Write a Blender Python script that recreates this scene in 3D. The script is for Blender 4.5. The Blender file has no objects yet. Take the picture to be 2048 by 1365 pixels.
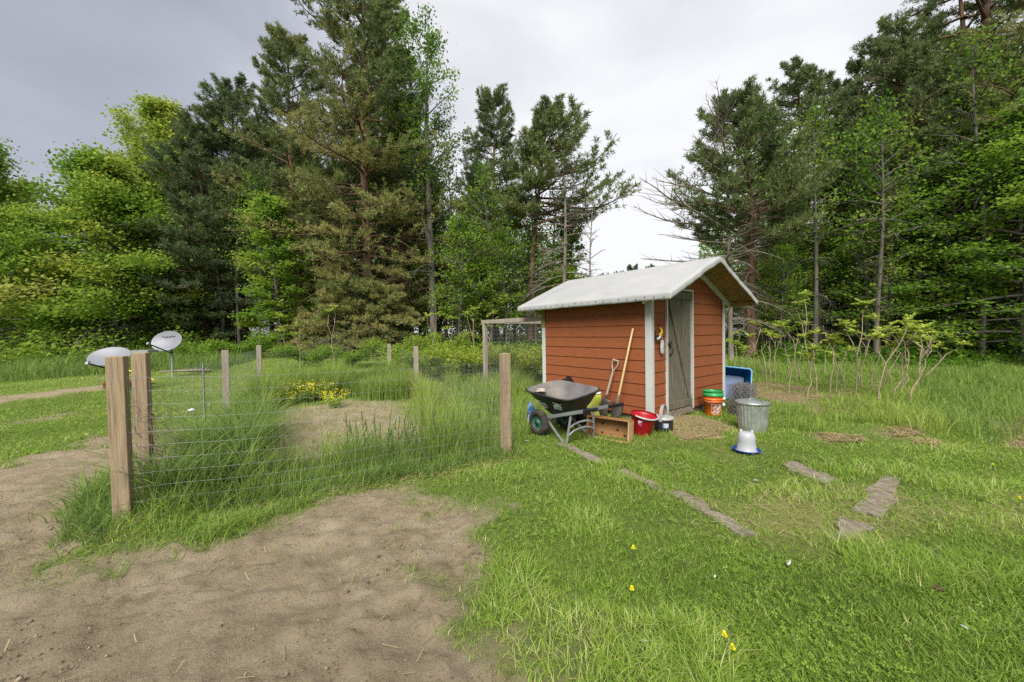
import bpy, math, random
import numpy as np
from mathutils import Vector, Matrix
SC = bpy.context.scene
COL = SC.collection
rng = np.random.default_rng(11)
random.seed(5)
PI = math.pi
# ------------------------------------------------------------------ camera
F, CX, CY, H = 760.0, 1024.0, 682.5, 1.38
PITCH, ROLL = math.radians(-1.32), math.radians(0.89)
FW = Vector((0, math.cos(PITCH), math.sin(PITCH)))
U0 = Vector((0, -math.sin(PITCH), math.cos(PITCH)))
X0 = Vector((1, 0, 0))
RT = X0 * math.cos(ROLL) - U0 * math.sin(ROLL)
UP = X0 * math.sin(ROLL) + U0 * math.cos(ROLL)
CAM = Vector((0, 0, H))
cd = bpy.data.cameras.new('camera'); cam = bpy.data.objects.new('camera', cd); COL.objects.link(cam)
cd.sensor_width = 36; cd.lens = 36 * F / 2048; cd.clip_start = .05; cd.clip_end = 1500
m = Matrix((RT, UP, -FW)).transposed().to_4x4(); m.translation = CAM
cam.matrix_world = m
SC.camera = cam
def ray(px, py): return RT * ((px - CX) / F) - UP * ((py - CY) / F) + FW
def at(px, py, Y):
    d = ray(px, py); return CAM + d * (Y / d.y)
# ------------------------------------------------------------------ noise
def _hash(ix, iy, s):
    n = (ix.astype(np.int64) * 374761393 + iy.astype(np.int64) * 668265263 + s * 1442695041) & 0x7fffffff
    n = ((n ^ (n >> 13)) * 1274126177) & 0x7fffffff
    return ((n ^ (n >> 16)) & 0xffff) / 65535.0
def vn(x, y, s=0):
    x = np.asarray(x, float); y = np.asarray(y, float)
    ix, iy = np.floor(x), np.floor(y); fx, fy = x - ix, y - iy
    fx = fx * fx * (3 - 2 * fx); fy = fy * fy * (3 - 2 * fy)
    a, b = _hash(ix, iy, s), _hash(ix + 1, iy, s); c, d = _hash(ix, iy + 1, s), _hash(ix + 1, iy + 1, s)
    return (a * (1 - fx) + b * fx) * (1 - fy) + (c * (1 - fx) + d * fx) * fy
def fbm(x, y, s=0, o=4):
    r = 0; a = .5
    for i in range(o):
        r = r + a * vn(x * 2 ** i, y * 2 ** i, s + i * 17); a *= .5
    return r
def sst(a, b, x):
    t = np.clip((x - a) / (b - a), 0, 1); return t * t * (3 - 2 * t)
def gh(x, y):                                   # height of the ground, metres
    x = np.asarray(x, float); y = np.asarray(y, float)
    z = .5 * sst(9, 20, y) + .05 * (fbm(x * .5, y * .5, 3, 3) - .45) * sst(1, 3, y)
    z = z - .06 * np.exp(-((x - 3.2) ** 2 + (y - 6.0) ** 2) / 3)
    z = z + .07 * np.exp(-((x + 2.75) ** 2 + (y - 2.75) ** 2) / .12)
    return z
def g1(x, y): return float(gh(x, y))
def gnd(px, py):
    d = ray(px, py); z = 0.0
    for _ in range(12):
        t = (z - H) / d.z; p = CAM + d * t; z = g1(p.x, p.y)
    return Vector((p.x, p.y, z))
def on(px, Y):                                  # point on the ground under pixel column px at depth Y
    x = (px - CX) / F * Y; return Vector((x, Y, g1(x, Y)))
def proj(x, y, z):                              # world -> photo pixels (for masks)
    dx, dy, dz = x, y, z - H
    dep = dx * FW.x + dy * FW.y + dz * FW.z
    dep = np.maximum(dep, 1e-3)
    u = (dx * RT.x + dy * RT.y + dz * RT.z) / dep; v = (dx * UP.x + dy * UP.y + dz * UP.z) / dep
    return CX + F * u, CY - F * v
def inpoly(px, py, poly):
    r = np.zeros(np.shape(px), bool); n = len(poly)
    for i in range(n):
        x0, y0 = poly[i]; x1, y1 = poly[(i + 1) % n]
        if y0 == y1: continue
        c = ((y0 > py) != (y1 > py)) & (px < (x1 - x0) * (py - y0) / (y1 - y0) + x0)
        r ^= c
    return r
def gpoly(poly):                                # outline given on the photo -> outline on the ground
    return [tuple(gnd(a, b)[:2]) for a, b in poly]
def pdist(x, y, poly):                          # signed distance to a ground outline (negative inside)
    d = np.full(np.shape(x), 1e9); n = len(poly)
    for i in range(n):
        ax, ay = poly[i]; bx, by = poly[(i + 1) % n]
        ex, ey = bx - ax, by - ay
        t = np.clip(((x - ax) * ex + (y - ay) * ey) / (ex * ex + ey * ey + 1e-9), 0, 1)
        d = np.minimum(d, np.hypot(x - ax - t * ex, y - ay - t * ey))
    return np.where(inpoly(x, y, poly), -d, d)
# ------------------------------------------------------------------ object helpers
def tag(o, label=None, cat=None, group=None, kind=None):
    if label: o['label'] = label
    if cat: o['category'] = cat
    if group: o['group'] = group
    if kind: o['kind'] = kind
    return o
def empty(name, loc, rz=0, label=None, cat=None, group=None):
    o = bpy.data.objects.new(name, None); COL.objects.link(o); o.empty_display_size = .1
    o.location = loc; o.rotation_euler = (0, 0, rz)
    return tag(o, label, cat, group)
def link(name, me, mat, parent=None, loc=None, rot=None):
    o = bpy.data.objects.new(name, me); COL.objects.link(o)
    if mat is not None and not me.materials: me.materials.append(mat)
    if parent is not None: o.parent = parent
    if loc is not None: o.location = loc
    if rot is not None: o.rotation_euler = rot
    return o
def mesh_np(name, V, quads=None, tris=None, tint=None, smooth=False):
    me = bpy.data.meshes.new(name)
    V = np.asarray(V, np.float32).reshape(-1, 3)
    q = np.zeros((0, 4), np.int32) if quads is None else np.asarray(quads, np.int32).reshape(-1, 4)
    t = np.zeros((0, 3), np.int32) if tris is None else np.asarray(tris, np.int32).reshape(-1, 3)
    me.vertices.add(len(V)); me.vertices.foreach_set('co', V.ravel())
    nl = q.size + t.size; me.loops.add(nl); me.polygons.add(len(q) + len(t))
    me.loops.foreach_set('vertex_index', np.concatenate([q.ravel(), t.ravel()]).astype(np.int32))
    st = np.concatenate([np.arange(len(q)) * 4, len(q) * 4 + np.arange(len(t)) * 3]).astype(np.int32)
    me.polygons.foreach_set('loop_start', st)
    if smooth: me.polygons.foreach_set('use_smooth', np.ones(len(st), bool))
    if tint is not None:
        a = me.attributes.new('tint', 'FLOAT', 'POINT'); a.data.foreach_set('value', np.asarray(tint, np.float32).ravel())
    me.update(calc_edges=True)
    return me
class MB:                                       # small-part mesh builder
    def __init__(s): s.v = []; s.f = []; s.sm = []
    def add(s, v, f, smooth=False):
        b = len(s.v); s.v += [tuple(p) for p in v]; s.f += [[i + b for i in q] for q in f]; s.sm += [smooth] * len(f); return s
    def box(s, x0, x1, y0, y1, z0, z1, M=None):
        v = [Vector((x, y, z)) for z in (z0, z1) for y in (y0, y1) for x in (x0, x1)]
        if M is not None: v = [M @ p for p in v]
        return s.add(v, [(0, 2, 3, 1), (4, 5, 7, 6), (0, 1, 5, 4), (2, 6, 7, 3), (0, 4, 6, 2), (1, 3, 7, 5)])
    def prism(s, poly, d0, d1, fn):             # poly in 2-D, extruded d0..d1, fn(u,v,d)->xyz
        n = len(poly); v = [fn(u, w, d0) for u, w in poly] + [fn(u, w, d1) for u, w in poly]
        return s.add(v, [list(range(n))[::-1], list(range(n, 2 * n))] + [(i, (i + 1) % n, n + (i + 1) % n, n + i) for i in range(n)])
    def bar(s, p0, p1, w, h, up=(0, 0, 1)):
        p0, p1 = Vector(p0), Vector(p1); d = (p1 - p0); L = d.length; d.normalize(); u = Vector(up)
        x = d.cross(u)
        if x.length < 1e-3: x = d.cross(Vector((1, 0, 0)))
        x.normalize(); z = x.cross(d)
        M = Matrix((x, d, z)).transposed().to_4x4(); M.translation = p0
        return s.box(-w / 2, w / 2, 0, L, -h / 2, h / 2, M)
    def tube(s, pts, r, n=8, caps=True, closed=False):
        pts = [Vector(p) for p in pts]; m = len(pts); rr = r if hasattr(r, '__len__') else [r] * m
        ref = None; v = []
        for i, p in enumerate(pts):
            a = pts[(i - 1) % m] if (i or closed) else p; b = pts[(i + 1) % m] if (i < m - 1 or closed) else p
            t = (b - a).normalized()
            if ref is None: ref = t.orthogonal().normalized()
            ref = (ref - t * ref.dot(t)).normalized(); c = t.cross(ref)
            v += [p + (ref * math.cos(2 * PI * k / n) + c * math.sin(2 * PI * k / n)) * rr[i] for k in range(n)]
        f = []
        for i in range(m if closed else m - 1):
            j = (i + 1) % m
            f += [(i * n + k, i * n + (k + 1) % n, j * n + (k + 1) % n, j * n + k) for k in range(n)]
        s.add(v, f, True)
        if caps and not closed: s.add(v[:n], [list(range(n))[::-1]]); s.add(v[-n:], [list(range(n))])
        return s
    def lathe(s, prof, n=32, M=None, wob=None, ell=1.0):
        v = []
        for r, z in prof:
            for k in range(n):
                a = 2 * PI * k / n; q = r * (1 + (wob(a, z) if wob else 0))
                p = Vector((q * math.cos(a), q * ell * math.sin(a), z)); v.append(M @ p if M is not None else p)
        f = [(i * n + k, i * n + (k + 1) % n, (i + 1) * n + (k + 1) % n, (i + 1) * n + k) for i in range(len(prof) - 1) for k in range(n)]
        return s.add(v, f, True)
    def disc(s, r, z, n=32, M=None, ell=1.0):
        v = [Vector((r * math.cos(2 * PI * k / n), r * ell * math.sin(2 * PI * k / n), z)) for k in range(n)]
        return s.add([M @ p for p in v] if M is not None else v, [list(range(n))])
    def build(s, name, mat, parent=None, loc=None, rot=None, bevel=0, label=None, seg=2, solid=0):
        me = bpy.data.meshes.new(name); me.from_pydata(s.v, [], s.f); me.polygons.foreach_set('use_smooth', s.sm); me.update()
        o = link(name, me, mat, parent, loc, rot)
        if solid: a = o.modifiers.new('solid', 'SOLIDIFY'); a.thickness = solid; a.offset = 0
        if bevel: b = o.modifiers.new('bevel', 'BEVEL'); b.width = bevel; b.segments = seg; b.limit_method = 'ANGLE'; b.angle_limit = .6
        if label: o['label'] = label
        return o
def text_mesh(txt, size, ext=.0008, bold=0, align='CENTER'):
    c = bpy.data.curves.new('lettering', 'FONT'); c.body = txt; c.size = size; c.extrude = ext; c.offset = bold
    c.align_x = align; c.align_y = 'CENTER'
    o = bpy.data.objects.new('lettering', c); COL.objects.link(o)
    me = bpy.data.meshes.new_from_object(o.evaluated_get(bpy.context.evaluated_depsgraph_get()))
    bpy.data.objects.remove(o); bpy.data.curves.remove(c)
    return me
def copy_tree(o, parent=None):
    c = o.copy(); COL.objects.link(c); c.parent = parent
    for ch in [k for k in o.children]: copy_tree(ch, c)
    return c
# ------------------------------------------------------------------ materials
def nt(name):
    m = bpy.data.materials.new(name); m.use_nodes = True; t = m.node_tree; t.nodes.clear()
    o = t.nodes.new('ShaderNodeOutputMaterial'); return m, t, o
def N(t, kind, **kw):
    n = t.nodes.new('ShaderNode' + kind)
    for k, v in kw.items():
        if k in n.inputs: n.inputs[k].default_value = v
        else: setattr(n, k, v)
    return n
def L(t, a, b): t.links.new(a, b)
def ramp(t, fac, stops):
    r = N(t, 'ValToRGB'); e = r.color_ramp.elements
    while len(e) < len(stops): e.new(.5)
    for k, (p, c) in enumerate(stops): e[k].position = p; e[k].color = (*c, 1)
    L(t, fac, r.inputs[0]); return r.outputs[0]
def noise(t, scale, stretch=(1, 1, 1), detail=5, rough=.6, coord='Object', w=0):
    tc = N(t, 'TexCoord'); mp = N(t, 'Mapping'); mp.inputs['Scale'].default_value = stretch; mp.inputs['Location'].default_value = (w, w * 2, w * 3)
    L(t, tc.outputs[coord], mp.inputs[0])
    n = N(t, 'TexNoise', Scale=scale, Detail=detail, Roughness=rough); L(t, mp.outputs[0], n.inputs['Vector']); return n.outputs[0]
def mixc(t, fac, a, b):
    x = N(t, 'MixRGB')
    for s, q in ((0, fac), (1, a), (2, b)):
        if isinstance(q, (int, float)): x.inputs[s].default_value = q
        elif isinstance(q, tuple): x.inputs[s].default_value = (*q, 1)
        else: L(t, q, x.inputs[s])
    return x.outputs[0]
def mat(name, stops, scale=6, stretch=(1, 1, 1), rough=.7, metal=0, bump=0, bscale=None, dirt=None, dscale=3, dlo=.5, dhi=.75, spec=.4, bst=None):
    m, t, o = nt(name); b = N(t, 'BsdfPrincipled', Roughness=rough, Metallic=metal); b.inputs['Specular IOR Level'].default_value = spec
    c = ramp(t, noise(t, scale, stretch), stops)
    if dirt:
        f = ramp(t, noise(t, dscale, detail=6, w=7), [(dlo, (0, 0, 0)), (dhi, (1, 1, 1))]); c = mixc(t, f, c, dirt)
    L(t, c, b.inputs['Base Color'])
    if bump:
        bm = N(t, 'Bump', Strength=bump, Distance=.01); L(t, noise(t, bscale or scale * 3, bst or stretch, w=3), bm.inputs['Height']); L(t, bm.outputs[0], b.inputs['Normal'])
    L(t, b.outputs[0], o.inputs[0]); return m
def sh(c, k): return tuple(min(1, x * k) for x in c)
def plain(name, c, rough=.5, metal=0, var=.15, **kw):
    return mat(name, [(.3, sh(c, 1 - var)), (.7, sh(c, 1 + var))], rough=rough, metal=metal, **kw)
def leafmat(name, stops, trans=.35, rough=.6):
    m, t, o = nt(name); a = N(t, 'Attribute', attribute_name='tint'); c = ramp(t, a.outputs['Fac'], stops)
    d = N(t, 'BsdfPrincipled', Roughness=rough); d.inputs['Specular IOR Level'].default_value = .25; L(t, c, d.inputs['Base Color'])
    tr = N(t, 'BsdfTranslucent'); g = N(t, 'Gamma'); L(t, c, g.inputs[0]); g.inputs[1].default_value = .85; L(t, g.outputs[0], tr.inputs[0])
    x = N(t, 'MixShader'); x.inputs[0].default_value = trans; L(t, d.outputs[0], x.inputs[1]); L(t, tr.outputs[0], x.inputs[2]); L(t, x.outputs[0], o.inputs[0]); return m
# ------------------------------------------------------------------ sky and light
SUN_EL, SUN_AZ = math.radians(47), math.radians(192)
w = bpy.data.worlds.new('World'); SC.world = w; w.use_nodes = True; t = w.node_tree; t.nodes.clear()
wo = N(t, 'OutputWorld'); bg = N(t, 'Background', Strength=.05); L(t, bg.outputs[0], wo.inputs[0])
sky = N(t, 'TexSky', sky_type='NISHITA', sun_disc=False); sky.sun_elevation = SUN_EL; sky.sun_rotation = SUN_AZ
tc = N(t, 'TexCoord'); mp = N(t, 'Mapping'); mp.inputs['Scale'].default_value = (1, 1, 2.2); L(t, tc.outputs['Generated'], mp.inputs[0])
n1 = N(t, 'TexNoise', Scale=1.9, Detail=7, Roughness=.5, Distortion=.35); L(t, mp.outputs[0], n1.inputs['Vector'])
dt = N(t, 'VectorMath', operation='DOT_PRODUCT'); L(t, tc.outputs['Generated'], dt.inputs[0])
dv = Vector((.30, .90, .32)).normalized(); dt.inputs[1].default_value = dv
mr = N(t, 'MapRange'); mr.inputs[1].default_value = .60; mr.inputs[2].default_value = .98; mr.inputs[3].default_value = -.16; mr.inputs[4].default_value = .30; L(t, dt.outputs['Value'], mr.inputs[0])
ad = N(t, 'Math', operation='ADD'); L(t, n1.outputs[0], ad.inputs[0]); L(t, mr.outputs[0], ad.inputs[1])
cl = ramp(t, ad.outputs[0], [(.12, (.33, .35, .42)), (.40, (.47, .49, .57)), (.62, (.75, .765, .81)), (.80, (.92, .925, .95))])
vs = N(t, 'VectorMath', operation='SCALE'); vs.inputs['Scale'].default_value = 9; L(t, cl, vs.inputs[0])
L(t, mixc(t, .93, sky.outputs[0], vs.outputs[0]), bg.inputs[0])
sl = bpy.data.lights.new('sun', 'SUN'); sl.energy = 2.7; sl.angle = math.radians(36); sl.color = (1, .96, .9)
so = bpy.data.objects.new('sun', sl); COL.objects.link(so)
sd = Vector((math.sin(SUN_AZ) * math.cos(SUN_EL), math.cos(SUN_AZ) * math.cos(SUN_EL), math.sin(SUN_EL)))
so.rotation_euler = sd.to_track_quat('Z', 'Y').to_euler(); so.location = sd * 60
SC.view_settings.view_transform = 'Standard'; SC.view_settings.look = 'None'; SC.view_settings.gamma = 1
SC.view_settings.exposure = 1.3
try:
    SC.cycles.use_denoising = False; SC.cycles.max_bounces = 8; SC.cycles.diffuse_bounces = 6; SC.cycles.transmission_bounces = 6; SC.cycles.transparent_max_bounces = 4
    SC.cycles.glossy_bounces = 2; SC.cycles.caustics_reflective = False; SC.cycles.caustics_refractive = False
    SC.cycles.sample_clamp_indirect = 4
except Exception: pass
# ------------------------------------------------------------------ ground zones (outlines on the ground, metres)
DIRT = gpoly([(-700, 1010), (-300, 960), (0, 932), (100, 903), (215, 866), (262, 850), (275, 930), (200, 985), (130, 1045), (185, 1100), (310, 1100), (470, 1072), (640, 1015), (760, 985), (880, 1010), (955, 1075), (900, 1130), (850, 1160), (862, 1230), (905, 1290), (985, 1365), (1010, 1600), (-900, 1600)])
TRACK = gpoly([(-400, 850), (-100, 815), (0, 794), (120, 780), (240, 767), (262, 766), (262, 772), (240, 776), (120, 790), (0, 806), (-400, 880)])
SPOT = gpoly([(70, 838), (100, 829), (150, 822), (152, 826), (110, 838), (75, 842)])
SPARSE = gpoly([(1020, 1290), (1120, 1240), (1250, 1270), (1270, 1365), (1240, 1500), (990, 1500)])
STRAW = gpoly([(1328, 832), (1400, 835), (1470, 858), (1440, 872), (1375, 882), (1340, 868)])
MULCH = [gpoly(p) for p in ([(1470, 770), (1540, 762), (1625, 775), (1640, 800), (1560, 815), (1480, 808)], [(1625, 790), (1700, 780), (1745, 800), (1720, 825), (1640, 828)],
    [(1640, 868), (1720, 874), (1735, 886), (1660, 886)], [(1780, 858), (1840, 850), (1850, 872), (1790, 876)], [(1985, 850), (2060, 830), (2200, 850), (2200, 905), (2040, 895)], [(1830, 880), (1880, 884), (1870, 892), (1830, 890)])]
A_, R_ = np.array([-2.84, 2.74]), np.array([-.085, 4.31]); GV = np.array([-3.16, 6.26])
BARE = gpoly([(470, 945), (490, 850), (590, 812), (700, 800), (800, 805), (862, 850), (845, 890), (760, 900), (640, 935), (560, 965)])
PAV = [[(1113, 888), (1132, 886), (1216, 925), (1205, 934)], [(1229, 945), (1250, 939), (1322, 970), (1312, 978)], [(1338, 986), (1362, 980), (1513, 1070), (1494, 1080)],
       [(1562, 930), (1590, 924), (1684, 962), (1655, 974)], [(1702, 1022), (1765, 953), (1800, 958), (1788, 1004), (1760, 1040)], [(1665, 1085), (1676, 1034), (1745, 1054), (1712, 1078)]]
PAVG = [gpoly(p) for p in PAV]
WEAR = gpoly([(1320, 985), (1560, 1080), (1700, 1090), (2048, 1060), (2300, 1000), (2300, 980), (1850, 990), (1600, 960), (1440, 1000), (1380, 975)])
def zones(x, y):
    nz = (fbm(x * 2.3, y * 2.3, 5, 4) - .47) * .9; n2 = (fbm(x * 7, y * 7, 9, 3) - .44) * .35
    d = np.minimum(pdist(x, y, DIRT), np.minimum(pdist(x, y, TRACK) * 1.0, pdist(x, y, SPOT)))
    dirt = sst(.34, -.22, d + nz * 1.0 + n2 * 1.6)
    b = pdist(x, y, BARE); dirt = np.maximum(dirt, .95 * sst(.15, -.25, b + nz * .9 + n2))
    dirt = np.maximum(dirt, .5 * sst(.1, -.5, pdist(x, y, SPARSE) + nz))
    st = sst(.08, -.1, pdist(x, y, STRAW) + nz * .35 + n2)
    st = np.maximum(st, .40 * sst(.2, -.3, pdist(x, y, WEAR) + nz * 1.2))
    mu = np.zeros_like(x)
    for p in MULCH: mu = np.maximum(mu, sst(.2, -.2, pdist(x, y, p) + nz * .8 + n2))
    pv = np.full(np.shape(x), 1e9)
    for p in PAVG: pv = np.minimum(pv, pdist(x, y, p))
    return dirt, st, mu, pv
def gcoord(x, y):                               # garden plan coordinates: u across the front, v towards the back
    e1 = R_ - A_; a = np.array([[e1[0], GV[0]], [e1[1], GV[1]]]); ai = np.linalg.inv(a)
    return ai[0, 0] * (x - A_[0]) + ai[0, 1] * (y - A_[1]), ai[1, 0] * (x - A_[0]) + ai[1, 1] * (y - A_[1])
# shed frame (local x along the front, local y along the left wall)
SN = Vector((2.114, 5.8)); SA = Vector((.7918, .6108)); SB = Vector((-.6108, .7918)); SW, SL = 2.42, 2.38
def shed_local(x, y):
    dx, dy = x - SN.x, y - SN.y; return dx * SA.x + dy * SA.y, dx * SB.x + dy * SB.y
def forest_edge(x):                             # Y of the forest edge as a function of the direction x/y
    return np.interp(x, [-1.6, -1.3, -1.0, -.7, -.3, 0, .12, .2, .4, .55, .7, .9, 1.2, 1.6], [22, 21, 21, 19.5, 17.5, 18, 20, 40, 36, 17, 14, 13.5, 12.5, 11.5])
def axis_lines(fine0, fine1, step, lo, hi, grow=1.12):
    a = list(np.arange(fine0, fine1, step)); s = step; b = a[-1]
    while b < hi: s *= grow; b += s; a.append(b)
    s = step; b = a[0]; pre = []
    while b > lo: s *= grow; b -= s; pre.append(b)
    return np.array(pre[::-1] + a)
def build_ground():
    xs = axis_lines(-4.2, 3.6, .022, -420, 420, 1.07); ys = axis_lines(1.1, 5.4, .022, -40, 520, 1.07)
    X, Y = np.meshgrid(xs, ys); x, y = X.ravel(), Y.ravel()
    di, st, mu, pv = zones(x, y)
    z = gh(x, y)
    near = sst(14, 5, np.hypot(x, y))
    ang = .55; u = x * math.cos(ang) + y * math.sin(ang); v = -x * math.sin(ang) + y * math.cos(ang)
    rut = fbm(u * 1.2, v * 5.5, 31, 4) - .46
    clod = (fbm(x * 9, y * 9, 41, 4) - .46) + .5 * np.minimum(0, vn(x * 16, y * 16, 47) - .35)
    sharp = np.clip(vn(x * 13, y * 13, 51) - .72, 0, 1) * vn(x * 2.0, y * 2.0, 52)
    z = z + near * di * (.065 * rut + .075 * clod + .17 * sharp - .005)
    z = z + near * (1 - di) * .02 * clod
    z = z + sst(.10, .0, pv) * -.012
    nx = len(xs); i = np.arange(len(ys) - 1)[:, None] * nx + np.arange(nx - 1)[None, :]; i = i.ravel()
    q = np.stack([i, i + 1, i + nx + 1, i + nx], 1)
    me = mesh_np('ground', np.stack([x, y, z], 1), quads=q, smooth=True)
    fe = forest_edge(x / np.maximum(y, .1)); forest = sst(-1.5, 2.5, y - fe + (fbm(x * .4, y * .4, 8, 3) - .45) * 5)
    cav = np.clip(.5 + 6 * (.055 * rut + .030 * clod + .07 * sharp), 0, 1)
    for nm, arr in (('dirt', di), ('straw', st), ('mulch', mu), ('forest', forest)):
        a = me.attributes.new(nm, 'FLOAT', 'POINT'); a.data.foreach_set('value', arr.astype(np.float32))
    m, t, o = nt('ground'); b = N(t, 'BsdfPrincipled', Roughness=.95); b.inputs['Specular IOR Level'].default_value = .15
    A = lambda n: N(t, 'Attribute', attribute_name=n).outputs['Fac']
    soil = ramp(t, noise(t, 3.2, detail=8, rough=.65), [(.25, (.215, .170, .106)), (.5, (.315, .253, .165)), (.75, (.40, .335, .23))])
    spk = ramp(t, noise(t, 60, detail=3, w=5), [(.60, (0, 0, 0)), (.74, (1, 1, 1))]); soil = mixc(t, spk, soil, (.13, .095, .06))
    spk2 = ramp(t, noise(t, 95, detail=2, w=9), [(.70, (0, 0, 0)), (.75, (1, 1, 1))]); soil = mixc(t, spk2, soil, (.50, .44, .36))
    turf = ramp(t, noise(t, 1.4, detail=7, rough=.7, w=2), [(.3, (.075, .105, .022)), (.55, (.13, .17, .04)), (.75, (.21, .19, .085))])
    far = ramp(t, noise(t, .9, detail=8, rough=.75, w=4), [(.3, (.13, .20, .03)), (.6, (.21, .28, .05)), (.8, (.27, .28, .08))])
    c = mixc(t, .35, turf, far)
    c = mixc(t, A('straw'), c, ramp(t, noise(t, 30, (1, 4, 1), w=1), [(.3, (.30, .22, .10)), (.7, (.52, .42, .22))]))
    c = mixc(t, A('mulch'), c, ramp(t, noise(t, 18, detail=7, w=6), [(.3, (.13, .09, .05)), (.7, (.36, .27, .16))]))
    c = mixc(t, A('dirt'), c, soil)
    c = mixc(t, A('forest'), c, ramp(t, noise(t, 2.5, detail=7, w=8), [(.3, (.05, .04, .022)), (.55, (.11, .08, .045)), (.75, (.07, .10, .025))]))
    L(t, c, b.inputs['Base Color'])
    bm = N(t, 'Bump', Strength=1.0, Distance=.035); L(t, noise(t, 30, detail=9, rough=.8), bm.inputs['Height']); L(t, bm.outputs[0], b.inputs['Normal'])
    L(t, b.outputs[0], o.inputs[0])
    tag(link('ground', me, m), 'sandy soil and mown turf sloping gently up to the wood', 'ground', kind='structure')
build_ground()
# ------------------------------------------------------------------ grass blades
def blades(x, y, h, wd, tint, lean=.45, segs=2, z=None, az=None, curl=1.0):
    n = len(x); z = gh(x, y) - .006 if z is None else z
    az = rng.uniform(0, 2 * PI, n) if az is None else az
    le = np.abs(rng.normal(lean, .28, n)); fa = az + PI / 2 + rng.normal(0, .5, n)
    t = np.linspace(0, 1, segs + 1); V = []
    for k, s in enumerate(t):
        r = h * le * s ** (1 + curl); zz = z + h * (s - .28 * np.clip(le, 0, 1.6) * s ** 2)
        ww = wd * (1 - s) ** .6 * .5 if k < segs else 0
        px, py = x + np.cos(az) * r, y + np.sin(az) * r
        if k < segs:
            V.append(np.stack([px + np.cos(fa) * ww, py + np.sin(fa) * ww, zz], 1)); V.append(np.stack([px - np.cos(fa) * ww, py - np.sin(fa) * ww, zz], 1))
        else: V.append(np.stack([px, py, zz], 1))
    V = np.stack(V, 1); m = V.shape[1]; b = np.arange(n)[:, None] * m
    q = np.concatenate([b + np.array([[2 * k, 2 * k + 1, 2 * k + 3, 2 * k + 2]]) for k in range(segs - 1)]) if segs > 1 else None
    tr = b + np.array([[2 * segs - 2, 2 * segs - 1, 2 * segs]])
    return V.reshape(-1, 3), q, tr, np.repeat(tint, m)
def join(parts):
    V, Q, T, C = [], [], [], []; o = 0
    for v, q, t, c in parts:
        V.append(v); C.append(c)
        if q is not None and len(q): Q.append(q + o)
        if t is not None and len(t): T.append(t + o)
        o += len(v)
    return np.concatenate(V), (np.concatenate(Q) if Q else None), (np.concatenate(T) if T else None), np.concatenate(C)
def stuff(name, parts, m, label, cat, kind='stuff', parent=None, group=None):
    v, q, t, c = join(parts); o = link(name, mesh_np(name, v, q, t, c), m, parent)
    if parent is None: tag(o, label, cat, group, kind)
    return o
GRASS = leafmat('grass blades', [(0, (0.095, 0.170, 0.024)), (.35, (0.200, 0.310, 0.042)), (.65, (0.288, 0.434, 0.060)), (.85, (0.425, 0.497, 0.120)), (1, (0.650, 0.602, 0.330))], 0.45)
def sample(n, z0, z1, p, wide=1.65, pad=1.0):
    zz = np.linspace(z0, z1, 400); pdf = zz ** (1 - p); c = np.cumsum(pdf); c /= c[-1]
    y = np.interp(rng.random(n), c, zz); x = rng.uniform(-1, 1, n) * (wide * y + pad); return x, y
def in_shed(x, y, m=0.0):
    a, b = shed_local(x, y); return (a > -m) & (a < SW + m) & (b > -m) & (b < SL + m)
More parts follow.
